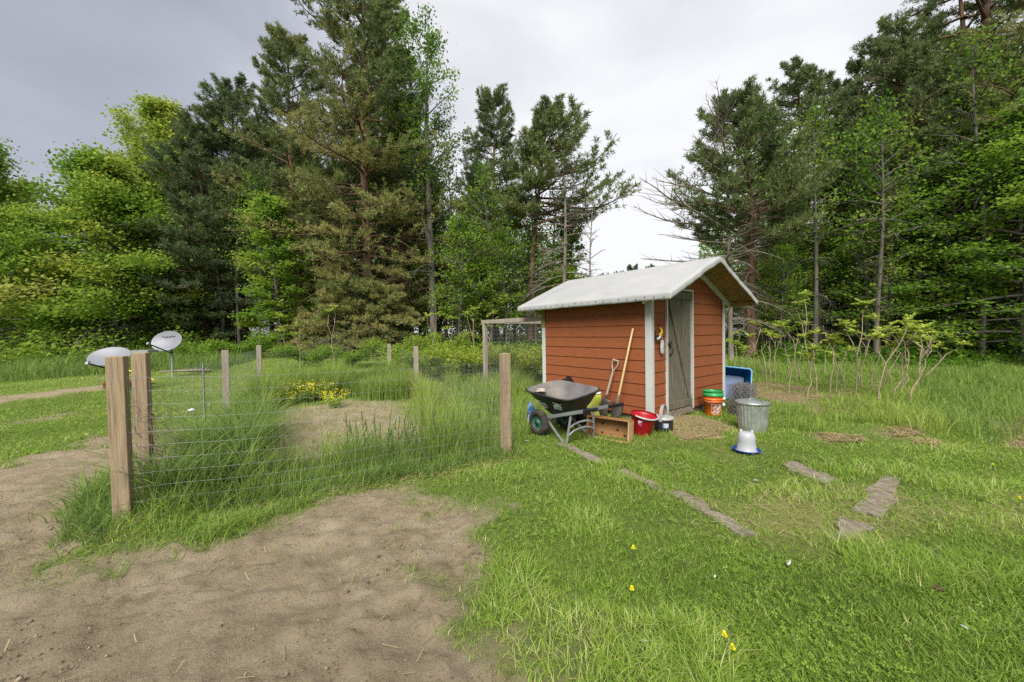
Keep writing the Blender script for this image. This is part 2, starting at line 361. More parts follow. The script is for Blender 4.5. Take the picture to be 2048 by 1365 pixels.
def build_lawn():
    x, y = sample(820000, 1.15, 26, 1.75)
    di, st, mu, pv = zones(x, y); u, v = gcoord(x, y)
    gard = (u > 0) & (u < 1) & (v > .02) & (v < 1)
    fo = y > forest_edge(x / y) + 1.0
    dens = (1 - di) * (1 - .72 * st) * (1 - .80 * mu)
    thin = fbm(x * 1.1, y * 1.1, 77, 4); dens = dens * (.55 + .75 * sst(.32, .6, thin))
    dens = np.where(pdist(x, y, SPARSE) < .1, dens * .42, dens)
    dens = np.where(pv < .0 - .08 * vn(x * 5, y * 5, 88) ** 1.5, 0, dens); dens = np.where(in_shed(x, y, .02) | fo, 0, dens); dens = np.where(gard, dens * .5, dens)
    k = rng.random(len(x)) < dens; x, y, st, mu = x[k], y[k], st[k], mu[k]
    patch = fbm(x * .7, y * .7, 21, 4); pt2 = fbm(x * 3.1, y * 3.1, 23, 3)
    h = .024 + .026 * rng.random(len(x)) + .035 * sst(.48, .66, pt2) * rng.random(len(x)) + .10 * sst(.60, .72, vn(x * 1.9, y * 1.9, 91)) * rng.random(len(x)) * sst(6, 3, y)
    h *= np.where(pdist(x, y, SPARSE) < .2, .7, 1)
    wd = .0050 * np.maximum(1, y / 2.6) ** .8 * rng.uniform(.7, 1.3, len(x))
    h *= np.maximum(1, y / 9) ** .3
    leftl = sst(-2, -5, x) * sst(6, 9, y)
    tint = np.clip(.36 + .55 * (patch - .46) + .35 * (pt2 - .45) + rng.normal(0, .17, len(x)) + .45 * (rng.random(len(x)) < .05 + .09 * sst(.5, .66, fbm(x * 2.2, y * 2.2, 83, 3))) + .20 * st + .2 * mu + .07 * leftl, 0, 1)
    tint = np.where(pdist(x, y, SPARSE) < .2, np.clip(tint + .05, 0, .8), tint)
    up = sst(.58, .70, vn(x * 1.9, y * 1.9, 91)); tint = np.clip(tint + .16 * up, 0, 1)
    stuff('lawn_grass', [blades(x, y, h, wd, tint, .95)], GRASS, 'short mown green grass with worn straw coloured patches', 'grass')
    # clover and small broad leaves among the blades
    x, y = sample(60000, 1.15, 9, 1.75); di, st, mu, pv = zones(x, y); k = (di < .25) & (pv > .0) & ~in_shed(x, y, .02) & (rng.random(len(x)) < .12 + .88 * sst(.46, .6, fbm(x * 1.5, y * 1.5, 97, 4)))
    x, y = x[k], y[k]; n = len(x); s = rng.uniform(.006, .012, n) * np.maximum(1, y / 4); a0 = rng.uniform(0, 6.28, n); tilt = rng.normal(0, .35, (n, 2)); z = gh(x, y) + rng.uniform(.012, .045, n)
    V = []
    for j in range(3):                            # three leaflets
        a = a0 + j * 2.094; c, q = np.cos(a), np.sin(a)
        for u, w_ in ((.1, 0), (.75, .55), (1.25, 0), (.75, -.55)):
            ox, oy = s * (u * c - w_ * q), s * (u * q + w_ * c); V.append(np.stack([x + ox, y + oy, z + ox * tilt[:, 0] + oy * tilt[:, 1]], 1))
    V = np.stack(V, 1); Q = np.arange(n)[:, None, None] * 12 + np.arange(12).reshape(3, 4)[None]
    stuff('clover', [(V.reshape(-1, 3), Q.reshape(-1, 4), None, np.repeat(np.clip(rng.normal(.34, .1, n), 0, .7), 12))], GRASS, 'low clover leaves scattered through the mown turf', 'clover')
    # sprigs on the soil
    x, y = sample(26000, 1.15, 9, 1.8); di, st, mu, pv = zones(x, y)
    k = (di > .5) & (fbm(x * 1.6, y * 1.6, 63, 4) > .56); x, y = x[k], y[k]
    stuff('soil_sprigs', [blades(x, y, rng.uniform(.015, .05, len(x)), .0032 * np.maximum(1, y / 3), rng.uniform(.3, .8, len(x)), .9)], GRASS, 'scattered grass sprigs pushing through the bare sandy soil', 'grass')
build_lawn()
def clumps(cx, cy, n, sp):                      # n blades round each clump centre
    x = np.repeat(cx, n) + rng.normal(0, sp, len(cx) * n); y = np.repeat(cy, n) + rng.normal(0, sp, len(cx) * n); return x, y
def quadpts(n, u0, u1, v0, v1):
    u, v = rng.uniform(u0, u1, n), rng.uniform(v0, v1, n)
    return A_[0] + u * (R_ - A_)[0] + v * GV[0], A_[1] + u * (R_ - A_)[1] + v * GV[1], u, v
def polypts(n, poly):
    p = np.array(poly); x = rng.uniform(p[:, 0].min(), p[:, 0].max(), n * 3); y = rng.uniform(p[:, 1].min(), p[:, 1].max(), n * 3)
    k = inpoly(x, y, poly); return x[k][:n], y[k][:n]
WEED = leafmat('tall weeds', [(0, (0.085, 0.145, 0.042)), (.3, (0.165, 0.260, 0.060)), (.6, (0.280, 0.390, 0.072)), (.85, (0.420, 0.490, 0.105)), (1, (0.598, 0.567, 0.260))], 0.5)
def build_weeds():
    P = []
    def tall(x, y, h0, h1, t0, t1, w=.007, lean=.45, ns=4):
        n = len(x); pn = fbm(x * 1.7, y * 1.7, 29, 3)
        hh = rng.uniform(h0, h1, n) * (.65 + .8 * sst(.3, .62, pn))
        P.append(blades(x, y, hh, w * rng.uniform(.6, 1.3, n) * np.maximum(1, y / 5) ** .6, np.clip(rng.uniform(t0, t1, n) + .35 * (pn - .45), 0, 1), lean, ns))
    # garden: everything but the bare middle
    x, y, u, v = quadpts(52000, 0, 1, .0, 1.0)
    b = pdist(x, y, BARE) + (fbm(x * 2, y * 2, 15, 3) - .45) * .9
    left = (u < .22 + .10 * (vn(x * 2, y * 2, 19) - .3)) & (v > .02) & (v < .62); back = v > .60; right = (u > .74) & ~back & (v > .03)
    k = left & (b > .0) & (rng.random(len(x)) < .6) & (vn(x * 3.2, y * 3.2, 28) > .36); tall(x[k], y[k], .26, .56, .12, .66, .013, .85)
    k = back & (b > .1) & (rng.random(len(x)) < .8); tall(x[k], y[k], .35, .66, .30, .74, .011, .42)
    k = right & (b > .15) & (rng.random(len(x)) < .8) & (vn(x * 3.2, y * 3.2, 28) > .22); tall(x[k], y[k], .32, .62, .42, .92, .008, .32)
    k = (b < -.1) & (rng.random(len(x)) < .05); tall(x[k], y[k], .05, .16, .4, .9, .007, .8, 3)
    k = ~left & ~right & ~back & (v < .13) & (rng.random(len(x)) < .55); tall(x[k], y[k], .14, .36, .15, .75, .007, .55)
    k = (b > .0) & ~left & ~right & ~back & (v > .13) & (rng.random(len(x)) < .5); tall(x[k], y[k], .10, .30, .45, .95, .008, .7)
    # fringe along the outside of the front and round the corner post
    n = 6500; u = rng.uniform(-.10, 1.06, n); v = np.abs(rng.normal(0, .018, n)) * -1 + .01
    x = A_[0] + u * (R_ - A_)[0] + v * GV[0]; y = A_[1] + u * (R_ - A_)[1] + v * GV[1]
    k = rng.random(n) < .4 + .6 * (vn(x * 3, y * 3, 33) > .5); tall(x[k], y[k], .07, .22, .1, .7, .007, .75)
    c = gpoly([(140, 1085), (135, 1040), (190, 975), (262, 920), (268, 1000), (213, 1058), (195, 1098)])
    x, y = polypts(260, c); x, y = clumps(x, y, 8, .035); tall(x, y, .10, .28, .08, .5, .010, .85)
    c = gpoly([(300, 1100), (320, 1060), (460, 1045), (640, 1000), (470, 1072), (380, 1100)])
    x, y = polypts(150, c); x, y = clumps(x, y, 8, .04); tall(x, y, .04, .13, .3, .7, .007, .9)
    # big clumps inside the left corner
    x, y, u, v = quadpts(170, .03, .20, .03, .40); x, y = clumps(x, y, 16, .06); tall(x, y, .34, .60, .10, .50, .015, .9, 5)
    # lush clump and rough grass before the right wood
    for poly, n, h0, h1, t0, t1 in (([(1830, 760), (1900, 742), (2000, 742), (2120, 780), (2120, 850), (1985, 900), (1900, 870), (1850, 830)], 7000, .14, .34, .2, .6),
        ([(1450, 720), (1560, 700), (1750, 695), (2048, 705), (2300, 720), (2300, 800), (2040, 780), (1830, 765), (1640, 775), (1480, 765)], 24000, .07, .21, .25, .68),
        ([(1640, 800), (1850, 780), (1900, 880), (1760, 850), (1640, 845)], 5000, .08, .24, .4, .8),
        ([(1490, 790), (1640, 830), (1660, 870), (1560, 860), (1490, 830)], 2500, .06, .16, .3, .7)):
        x, y = polypts(n, gpoly(poly)); k = y < 25; tall(x[k], y[k], h0, h1, t0, t1, .010, .5, 3)
    # beside and behind the barrow, round the run
    for poly, n, h0, h1 in (([(1018, 760), (1060, 745), (1075, 800), (1060, 870), (1030, 900), (1012, 880)], 4200, .12, .34), ([(870, 750), (960, 738), (1075, 735), (1075, 765), (1020, 780), (1000, 840)], 9000, .22, .55),
        ([(1065, 860), (1110, 868), (1180, 880), (1260, 890), (1350, 872), (1360, 864), (1300, 868), (1160, 850)], 1500, .03, .09), ([(1440, 838), (1475, 820), (1480, 790), (1455, 785), (1450, 810)], 1200, .10, .3)):
        x, y = polypts(n, gpoly(poly)); k = ~in_shed(x, y, .03); tall(x[k], y[k], h0, h1, .3, .85, .008, .5, 3)
    # rough strip before the left wood
    x, y = polypts(26000, gpoly([(-700, 790), (0, 768), (120, 757), (300, 745), (440, 738), (520, 715), (520, 700), (300, 706), (0, 716), (-700, 735)])); k = y < 26
    tall(x[k], y[k], .25, .60, .12, .55, .014, .5, 3)
    stuff('tall_grass', P, WEED, 'tall rank grass and weeds round the fenced plot and wood edge', 'grass')
    # seeding rye stalks along the inside of the front fence
    S = MB(); cx, cy, u, v = quadpts(95, .46, .98, .015, .10); Pn = []
    for a, b, uu in zip(cx, cy, u):
        h = random.uniform(.32, .58); lx, ly = random.gauss(0, .05), random.gauss(0, .05); z = g1(a, b)
        pts = [Vector((a + lx * s * s, b + ly * s * s, z + h * s)) for s in (0, .4, .7, .85, .93, 1)]
        S.tube(pts, [.0022, .002, .002, .006, .005, .001], 4, False)
        for q in range(4):
            zz = z + h * random.uniform(.15, .6); Pn.append((a + lx * .2, b + ly * .2, zz))
    Pn = np.array(Pn); o = S.build('rye_stalks', WEED); me = o.data
    at_ = me.attributes.new('tint', 'FLOAT', 'POINT'); at_.data.foreach_set('value', np.full(len(me.vertices), .22, np.float32))
    tag(o, 'seeding rye stalks with dark green heads inside the front wire', 'grass', kind='stuff')
    stuff('rye_leaves', [blades(Pn[:, 0], Pn[:, 1], rng.uniform(.12, .28, len(Pn)), np.full(len(Pn), .007), rng.uniform(.1, .4, len(Pn)), .9, 4, z=Pn[:, 2])], WEED, 'long blades on the rye stalks behind the front wire', 'grass')
build_weeds()
# ------------------------------------------------------------------ loose straw, clods and litter
STRAWM = leafmat('dry straw', [(0, (.26, .19, .09)), (1, (.50, .41, .23))], .1)
def sticks(x, y, l, wd, tint):
    n = len(x); az = rng.uniform(0, PI, n); z = gh(x, y) + rng.uniform(.004, .03, n); dz = rng.normal(0, .12, n) * l
    dx, dy = np.cos(az) * l / 2, np.sin(az) * l / 2; nx, ny = -np.sin(az) * wd / 2, np.cos(az) * wd / 2
    V = np.stack([np.stack([x - dx + nx, y - dy + ny, z - dz / 2], 1), np.stack([x - dx - nx, y - dy - ny, z - dz / 2], 1), np.stack([x + dx - nx, y + dy - ny, z + dz / 2], 1), np.stack([x + dx + nx, y + dy + ny, z + dz / 2], 1)], 1)
    return V.reshape(-1, 3), np.arange(n * 4).reshape(-1, 4), None, np.repeat(tint, 4)
def build_straw():
    P = []
    x, y = polypts(5200, STRAW); P.append(sticks(x, y, rng.uniform(.04, .17, len(x)), np.full(len(x), .0032), rng.random(len(x))))
    x, y = polypts(330, WEAR); P.append(sticks(x, y, rng.uniform(.03, .15, len(x)), np.full(len(x), .0028), rng.random(len(x))))
    for p in MULCH: x, y = polypts(520, p); P.append(sticks(x, y, rng.uniform(.03, .14, len(x)), np.full(len(x), .007), rng.random(len(x)) * .5))
    x, y = polypts(420, DIRT); P.append(sticks(x, y, rng.uniform(.02, .09, len(x)), np.full(len(x), .0035), rng.random(len(x)) * .6))
    x, y = polypts(240, gpoly([(1180, 900), (1600, 860), (1700, 960), (1500, 1150), (1300, 1000)])); P.append(sticks(x, y, rng.uniform(.03, .14, len(x)), np.full(len(x), .004), rng.random(len(x))))
    n = 700; u = rng.uniform(.0, 1.05, n); v = rng.normal(-.02, .02, n); P.append(sticks(A_[0] + u * 2.755 + v * GV[0], A_[1] + u * 1.57 + v * GV[1], rng.uniform(.02, .10, n), np.full(n, .005), rng.random(n) * .4))
    stuff('loose_straw', P, STRAWM, 'dry straw strewn before the shed door and over the turf', 'straw')
    # pebbles and crumbs on the soil
    x, y = sample(24000, 1.2, 8, 1.9); di, _, _, _ = zones(x, y); k = di > .6; x, y = x[k], y[k]; n = len(x)
    cl = sst(.42, .62, fbm(x * 2.4, y * 2.4, 55, 4)); r = rng.uniform(.002, .0065, n) * (.6 + .8 * cl) * np.where(rng.random(n) < .05, 2.1, 1); o8 = np.array([(1, 0, 0), (0, 1, 0), (-1, 0, 0), (0, -1, 0), (0, 0, .7), (0, 0, -.7)])
    V = np.stack([x, y, gh(x, y) + .003 + rng.uniform(-.012, .014, n)], 1)[:, None, :] + o8[None] * r[:, None, None] * rng.uniform(.6, 1.3, (n, 6, 1))
    f = np.array([(0, 1, 4), (1, 2, 4), (2, 3, 4), (3, 0, 4), (1, 0, 5), (2, 1, 5), (3, 2, 5), (0, 3, 5)]); T = np.arange(n)[:, None, None] * 6 + f[None]
    stuff('soil_crumbs', [(V.reshape(-1, 3), None, T.reshape(-1, 3), np.repeat(rng.random(n), 6))], leafmat('soil crumbs', [(0, (.12, .09, .055)), (.9, (.27, .21, .14)), (1, (.36, .32, .26))], 0, .95), 'small pebbles and clods lying on the sandy soil', 'soil')
build_straw()
# ------------------------------------------------------------------ trees
def tubes(P, R, k=5):                           # P (m,n,3), R (m,n): m swept tubes -> verts, quads
    P = np.asarray(P, float); R = np.asarray(R, float); m, n, _ = P.shape
    T = np.gradient(P, axis=1); T /= np.linalg.norm(T, axis=2, keepdims=True) + 1e-9
    ref = np.where(np.abs(T[:, :1, 2:3]) > .8, np.array([[[1., 0, 0]]]), np.array([[[0, 0, 1.]]])) * np.ones_like(T)
    U = np.cross(T, ref); U /= np.linalg.norm(U, axis=2, keepdims=True) + 1e-9; W = np.cross(T, U)
    a = np.arange(k) * 2 * PI / k
    V = P[:, :, None, :] + R[:, :, None, None] * (U[:, :, None, :] * np.cos(a)[None, None, :, None] + W[:, :, None, :] * np.sin(a)[None, None, :, None])
    i = np.arange(m)[:, None, None] * n * k; j = np.arange(n - 1)[None, :, None] * k; c = np.arange(k)[None, None, :]; d = (c + 1) % k
    Q = np.stack([i + j + c, i + j + d, i + j + k + d, i + j + k + c], -1).reshape(-1, 4)
    return V.reshape(-1, 3), Q
def unit(v): return v / (np.linalg.norm(v, axis=-1, keepdims=True) + 1e-9)
def needles(p, ax, n, Ln, wd, tint, r, spread=.8):
    m = len(p); P = np.repeat(p, n, 0); D = unit(np.repeat(ax, n, 0) + spread * r.normal(size=(m * n, 3)))
    S = unit(np.cross(D, r.normal(size=(m * n, 3)))) * wd / 2; ln = Ln * r.uniform(.6, 1.15, (m * n, 1))
    V = np.stack([P + D * .01 - S * .5, P + D * ln * .5 - S, P + D * ln, P + D * ln * .5 + S], 1)
    return V.reshape(-1, 3), np.arange(m * n * 4).reshape(-1, 4), np.repeat(np.repeat(tint, n) + r.normal(0, .05, m * n), 4)
def leaves(p, n, sx, sz, size, tint, r, tilt=.45):
    m = len(p); P = np.repeat(p, n, 0) + r.normal(size=(m * n, 3)) * np.array([sx, sx, sz])
    Nn = unit(np.array([0, 0, 1.]) + tilt * r.normal(size=(m * n, 3))); D = unit(np.cross(Nn, r.normal(size=(m * n, 3)))); S = np.cross(Nn, D)
    s = size * r.uniform(.6, 1.25, (m * n, 1)); D = D * s; S = S * s * .36
    V = np.stack([P - D * .5, P - S + D * .05 - Nn * s * .06, P + D * .5, P + S + D * .05 - Nn * s * .06], 1)
    return V.reshape(-1, 3), np.arange(m * n * 4).reshape(-1, 4), np.repeat(np.repeat(tint, n) + r.normal(0, .09, m * n), 4)
def tree(seed, H, r0, R, cb=.3, nb=80, el=(.1, .9), droop=.25, tip=.25, ns=8, sl=.45, nt_=5, leaf='needle', nl=8, size=.22, wd=.035, prof=None, lean=(0, 0), wig=.12,
         dead=14, tint=(.35, .12), low=0, lowt=.35, smin=.3, sx=.16, sz=.07, tilt=.45, fork=None, asym=(0, 0), br=.014, spr=.8, gap=0):
    """one tree in its own frame: trunk + limbs mesh, crown mesh"""
    r = np.random.default_rng(seed)
    prof = prof or (lambda t: np.sqrt(np.clip(1 - t, 0, 1)) * np.clip(.55 + 1.8 * t, 0, 1))
    n = 16; tt = np.linspace(0, 1, n); ph = r.uniform(0, 6, 4)
    TX = lean[0] * tt ** 1.6 + wig * (np.sin(tt * 5 + ph[0]) - math.sin(ph[0])) * tt; TY = lean[1] * tt ** 1.6 + wig * (np.sin(tt * 4.3 + ph[1]) - math.sin(ph[1])) * tt
    tr = np.stack([TX, TY, tt * H], 1); rad = r0 * (1 - tt) ** .75 + .012; rad[0] *= 1.35; tr[0, 2] = -.3
    V, Q, o = [], [], 0
    def put(v, q):
        nonlocal o; V.append(v); Q.append(q + o); o += len(v)
    put(*tubes(tr[None], rad[None], 9))
    if fork:                                    # second leader (start, end height fraction, sideways)
        f0, f1, fx = fork; s = np.linspace(0, 1, 9); z = (f0 + (f1 - f0) * s) * H
        fp = np.stack([np.interp(z, tt * H, TX) + fx * np.sin(s * PI * .5), np.interp(z, tt * H, TY) + .2 * s, z], 1); put(*tubes(fp[None], (r0 * .62 * (1 - f0) ** .5 * (1 - s * .85))[None], 7))
    zt = cb + (1 - cb) * (np.arange(nb) + r.uniform(-.4, .4, nb)) / nb; zt = np.clip(zt, cb * .9, .985); t = (zt - cb) / (1 - cb)
    az = np.arange(nb) * 2.39996 + r.normal(0, .35, nb)
    Lb = R * prof(np.clip(t, 0, 1)) * r.uniform(.55, 1.12, nb) + .15
    Lb *= 1 + asym[0] * np.cos(az - asym[1])
    e = el[0] + (el[1] - el[0]) * np.clip(t, 0, 1) ** 1.3 + r.normal(0, .13, nb)
    s = np.linspace(0, 1, 7)[None, :]; zz = zt * H
    bx, by = np.interp(zz, tt * H, TX), np.interp(zz, tt * H, TY)
    if fork:
        k = (zt > fork[0] + .05) & (r.random(nb) < .45); q = np.clip((zt - fork[0]) / (fork[1] - fork[0]), 0, 1); bx = np.where(k, bx + fork[2] * np.sin(q * PI * .5), bx)
    hr = Lb[:, None] * s * np.cos(e)[:, None]; az2 = az[:, None] + .28 * np.sin(s * 4 + r.uniform(0, 6, (nb, 1))) * s
    hz = Lb[:, None] * (s * np.sin(e)[:, None] - (droop * (1.15 - np.clip(t, 0, 1)))[:, None] * s ** 1.8 + tip * s ** 3.2)
    B = np.stack([bx[:, None] + hr * np.cos(az2), by[:, None] + hr * np.sin(az2), zz[:, None] + hz], -1)
    br0 = (br * Lb + .012)[:, None] * (1 - s * .82); put(*tubes(B, br0, 5))
    # side shoots
    sp = smin + (1 - smin) * (np.arange(ns) + .5) / ns; sp = np.clip(sp[None, :] + r.uniform(-.05, .05, (nb, ns)), 0, 1)
    f = sp * 6; i0 = np.clip(f.astype(int), 0, 5); fr = (f - i0)[..., None]; bi = np.arange(nb)[:, None]
    P0 = B[bi, i0] * (1 - fr) + B[bi, i0 + 1] * fr; Dm = unit(B[bi, i0 + 1] - B[bi, i0])
    side = np.where((np.arange(ns)[None, :] + bi) % 2 == 0, 1, -1) * r.uniform(.5, 1.15, (nb, ns))
    c, q = np.cos(side), np.sin(side)
    D = np.stack([Dm[..., 0] * c - Dm[..., 1] * q, Dm[..., 0] * q + Dm[..., 1] * c, Dm[..., 2] * .5 + r.normal(.08, .16, (nb, ns))], -1); D = unit(D)
    Ls = (sl * Lb[:, None] * (1.25 - sp) * r.uniform(.6, 1.2, (nb, ns)))
    ss = np.linspace(0, 1, 4)[None, None, :, None]
    S = P0[:, :, None, :] + D[:, :, None, :] * Ls[:, :, None, None] * ss; S[..., 2] += (tip * .5 * Ls)[..., None] * ss[..., 0] ** 2
    sr = np.broadcast_to((.006 + .010 * Ls)[..., None] * (1 - .75 * ss[..., 0]), S.shape[:3]); put(*tubes(S.reshape(-1, 4, 3), sr.reshape(-1, 4), 3))
    # dead lower twigs
    if dead:
        zd = r.uniform(.10, max(cb, .16) + .12, dead) * H; ad = r.uniform(0, 2 * PI, dead); Ld = R * r.uniform(.25, .85, dead); s5 = np.linspace(0, 1, 6)[None, :]
        dx = np.interp(zd, tt * H, TX)[:, None] + Ld[:, None] * s5 * np.cos(ad)[:, None]; dy = np.interp(zd, tt * H, TY)[:, None] + Ld[:, None] * s5 * np.sin(ad)[:, None]
        dz = zd[:, None] + Ld[:, None] * (.15 * s5 - .45 * s5 ** 2); DP = np.stack([dx, dy, dz], -1); put(*tubes(DP, (.006 + .012 * Ld)[:, None] * (1 - .8 * s5), 4))
        tw = []
        for k in range(2, 6):
            for _ in range(3):
                a = r.normal(size=(dead, 3)) * .35; a[:, 2] -= .25; l = (Ld * .3)[:, None]; tw.append(np.stack([DP[:, k], DP[:, k] + a * l * .5, DP[:, k] + a * l + np.array([0, 0, -.06])], 1))
        tw = np.concatenate(tw); put(*tubes(tw, np.tile([[.006, .004, .002]], (len(tw), 1)), 3))
    wood = mesh_np('trunk', np.concatenate(V), np.concatenate(Q), smooth=True)
    if leaf == 'none': return wood, None
    u = np.linspace(.25, 1, nt_)[None, None, :, None]
    C = P0[:, :, None, :] + D[:, :, None, :] * Ls[:, :, None, None] * u; C[..., 2] += (tip * .5 * Ls)[..., None] * u[..., 0] ** 2
    ax = np.broadcast_to(D[:, :, None, :], C.shape) * .7 + np.array([0, 0, .75])
    hb = np.broadcast_to(np.clip(zt, 0, 1)[:, None, None], C.shape[:3]); outer = np.broadcast_to(sp[:, :, None], C.shape[:3])
    C = C.reshape(-1, 3) + r.normal(0, .03, (C[..., 0].size, 3)); ax = unit(ax.reshape(-1, 3)); hb = hb.ravel(); outer = outer.ravel()
    bt = np.broadcast_to(r.normal(0, 1, (nb, 1, 1)), (nb, ns, nt_)).ravel()
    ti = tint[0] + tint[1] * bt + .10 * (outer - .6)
    ti = np.where(hb < low, ti + lowt * sst(low, low * .75, hb), ti)
    keep = r.random(len(C)) > gap
    C, ax, ti = C[keep], ax[keep], ti[keep]
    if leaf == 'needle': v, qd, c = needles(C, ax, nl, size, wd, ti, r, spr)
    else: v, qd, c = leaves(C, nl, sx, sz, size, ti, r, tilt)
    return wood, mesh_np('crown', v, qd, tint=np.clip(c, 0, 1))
BARK_P = mat('pine bark', [(.3, (.05, .036, .026)), (.6, (.15, .085, .05)), (.8, (.19, .108, .062))], 2.2, (1, 1, .25), .95, bump=.8, bscale=14, bst=(1, 1, .3))
BARK_G = mat('grey bark', [(.3, (.045, .04, .033)), (.7, (.17, .15, .125))], 6, (1, 1, .2), .95, bump=.6, bscale=18, bst=(1, 1, .3))
BARK_D = mat('dead wood bark', [(.3, (.10, .085, .068)), (.7, (.26, .225, .18))], 6, (1, 1, .3), .95)
NEEDLE = leafmat('pine needles', [(0, (0.075, 0.112, 0.055)), (.3, (0.130, 0.180, 0.062)), (.5, (0.195, 0.232, 0.070)), (.75, (0.330, 0.310, 0.105)), (1, (0.365, 0.270, 0.104))], 0.35)
LEAF = leafmat('broad leaves', [(0, (0.041, 0.098, 0.013)), (.3, (0.108, 0.227, 0.018)), (.55, (0.205, 0.330, 0.032)), (.8, (0.345, 0.405, 0.050)), (1, (0.47, 0.45, 0.11))], 0.55)
UNIQ = {}
def put_tree(name, X, Y, label, group, wood, crown, bark, leafm, rz=0, sc=(1, 1, 1), z=None):
    o = empty(name, (X, Y, g1(X, Y) if z is None else z), rz, label, 'tree', group); o.scale = sc
    link('trunk', wood, bark, o)
    if crown is not None: link('crown', crown, leafm, o)
    return o
pineprof = lambda t: np.clip(1.05 - t, 0, 1) ** .48 * np.clip(.72 + 1.4 * t, 0, 1)
topprof = lambda t: np.clip(1.05 - t ** 1.6, 0, 1) ** .7
GL, GR = 'pines of the wood on the left', 'pines of the wood on the right'
def hero_pine(px, Z, ytop, label, grp, r0, R, seed, **k):
    X = (px - CX) / F * Z; H_ = float((at(px, ytop, Z)).z) - g1(X, Z)
    k.setdefault('prof', pineprof); k.setdefault('el', (.0, .62)); k['ns'] = k.get('ns', 8) + 2; k['nt_'] = k.get('nt_', 5) + 1; k['size'] = k['size'] * 1.15; k['sl'] = .52; k['smin'] = .22 if grp == GL else .38; k['gap'] = k.get('gap', 0) + (0 if grp == GL else .20); w_, c_ = tree(seed, H_, r0, R, **k)
    return put_tree('pine_tree', X, Z, label, grp, w_, c_, BARK_P, NEEDLE)
heroes = [
 hero_pine(742, 20, -150, 'tallest pine of the left wood with orange trunk and brown drooping lower boughs', GL, .27, 5.0, 1, cb=.10, nb=150, el=(-.12, .62), droop=.42, tip=.30, ns=13, nt_=6, nl=10, size=.21, wd=.036, tint=(.38, .09), low=.58, lowt=.24, dead=26, lean=(-.3, 0), wig=.3),
 hero_pine(600, 21.5, 88, 'broad olive green pine just left of the tallest pine', GL, .22, 3.8, 2, cb=.28, nb=84, droop=.3, ns=10, nt_=6, nl=10, size=.20, wd=.034, tint=(.38, .08), low=.55, lowt=.22),
 hero_pine(490, 22, 192, 'dark blue green pine beside the yellow green broadleaf crown', GL, .2, 3.6, 3, cb=.14, nb=96, droop=.32, ns=10, nt_=6, nl=10, size=.20, wd=.034, tint=(.22, .07)),
 hero_pine(412, 20.5, 262, 'lower dark pine with crown almost to the ground, beside the tall dish', GL, .18, 3.4, 4, cb=.12, nb=90, droop=.32, ns=10, nt_=6, nl=10, size=.20, wd=.034, tint=(.20, .07)),
 hero_pine(778, 23.5, 8, 'slender tall pine close behind the tallest pine on its right', GL, .2, 3.3, 5, cb=.36, nb=84, droop=.2, ns=9, nt_=6, nl=10, size=.2, wd=.036, tint=(.30, .07)),
 hero_pine(992, 23, 204, 'narrow pine with a bare lower trunk right of the airy broadleaf tree', GL, .15, 2.3, 6, cb=.50, nb=66, droop=.12, tip=.4, ns=8, nt_=5, nl=10, size=.2, wd=.034, tint=(.26, .06), dead=40, wig=.1),
 hero_pine(1060, 20, 230, 'flat topped pine leaning its crown towards the open sky', GL, .17, 3.0, 7, cb=.54, nb=66, droop=.15, tip=.3, ns=8, nt_=5, nl=10, size=.24, wd=.042, tint=(.36, .10), dead=30, lean=(.9, 0), asym=(.45, .15), prof=topprof),
 hero_pine(40, 24, 376, 'dark round pine behind the pale green trees at the left edge', GL, .2, 3.0, 8, cb=.25, nb=70, ns=8, nl=9, size=.22, wd=.038, tint=(.2, .06)),
 hero_pine(1502, 15, 222, 'leaning pine with dead twiggy boughs right behind the shed', GR, .17, 2.5, 9, cb=.46, nb=84, droop=.2, tip=.35, ns=9, nt_=5, nl=10, size=.20, wd=.034, tint=(.30, .08), dead=50, lean=(-.75, 0), asym=(.2, PI), prof=topprof, wig=.2),
 hero_pine(1592, 18, 152, 'pine with a full dark top, second pine right of the shed roof', GR, .17, 2.5, 10, cb=.50, nb=64, droop=.16, tip=.35, ns=9, nt_=5, nl=10, size=.18, wd=.031, tint=(.28, .07), dead=40, prof=topprof),
 hero_pine(1655, 19.5, 168, 'thin pine whose top touches the full dark topped pine', GR, .13, 2.0, 11, cb=.55, nb=50, ns=8, nl=9, size=.19, wd=.033, tint=(.26, .06), dead=36, prof=topprof),
 hero_pine(1728, 18, 128, 'mid height pine between the full topped pine and the broad pine', GR, .15, 2.2, 12, cb=.52, nb=46, ns=8, nl=9, size=.18, wd=.031, tint=(.26, .07), dead=40),
 hero_pine(1812, 16, 62, 'broad pine with long level boughs beside the forked giant', GR, .22, 3.3, 13, cb=.44, nb=62, el=(-.05, .8), droop=.18, tip=.18, ns=10, nt_=6, nl=10, size=.17, wd=.029, tint=(.30, .07), dead=50),
 hero_pine(1948, 15, -260, 'giant forked pine with orange trunk at the right', GR, .30, 4.6, 14, cb=.36, nb=90, el=(-.08, .7), droop=.16, tip=.16, ns=11, nt_=6, nl=10, size=.165, wd=.028, tint=(.33, .10), low=.62, lowt=.18, dead=60, fork=(.40, .86, -.9)),
 hero_pine(2085, 14, -120, 'pine at the right edge with boughs reaching into the frame', GR, .24, 3.6, 15, cb=.34, nb=84, ns=10, nl=9, size=.165, wd=.028, tint=(.34, .1), dead=30)]
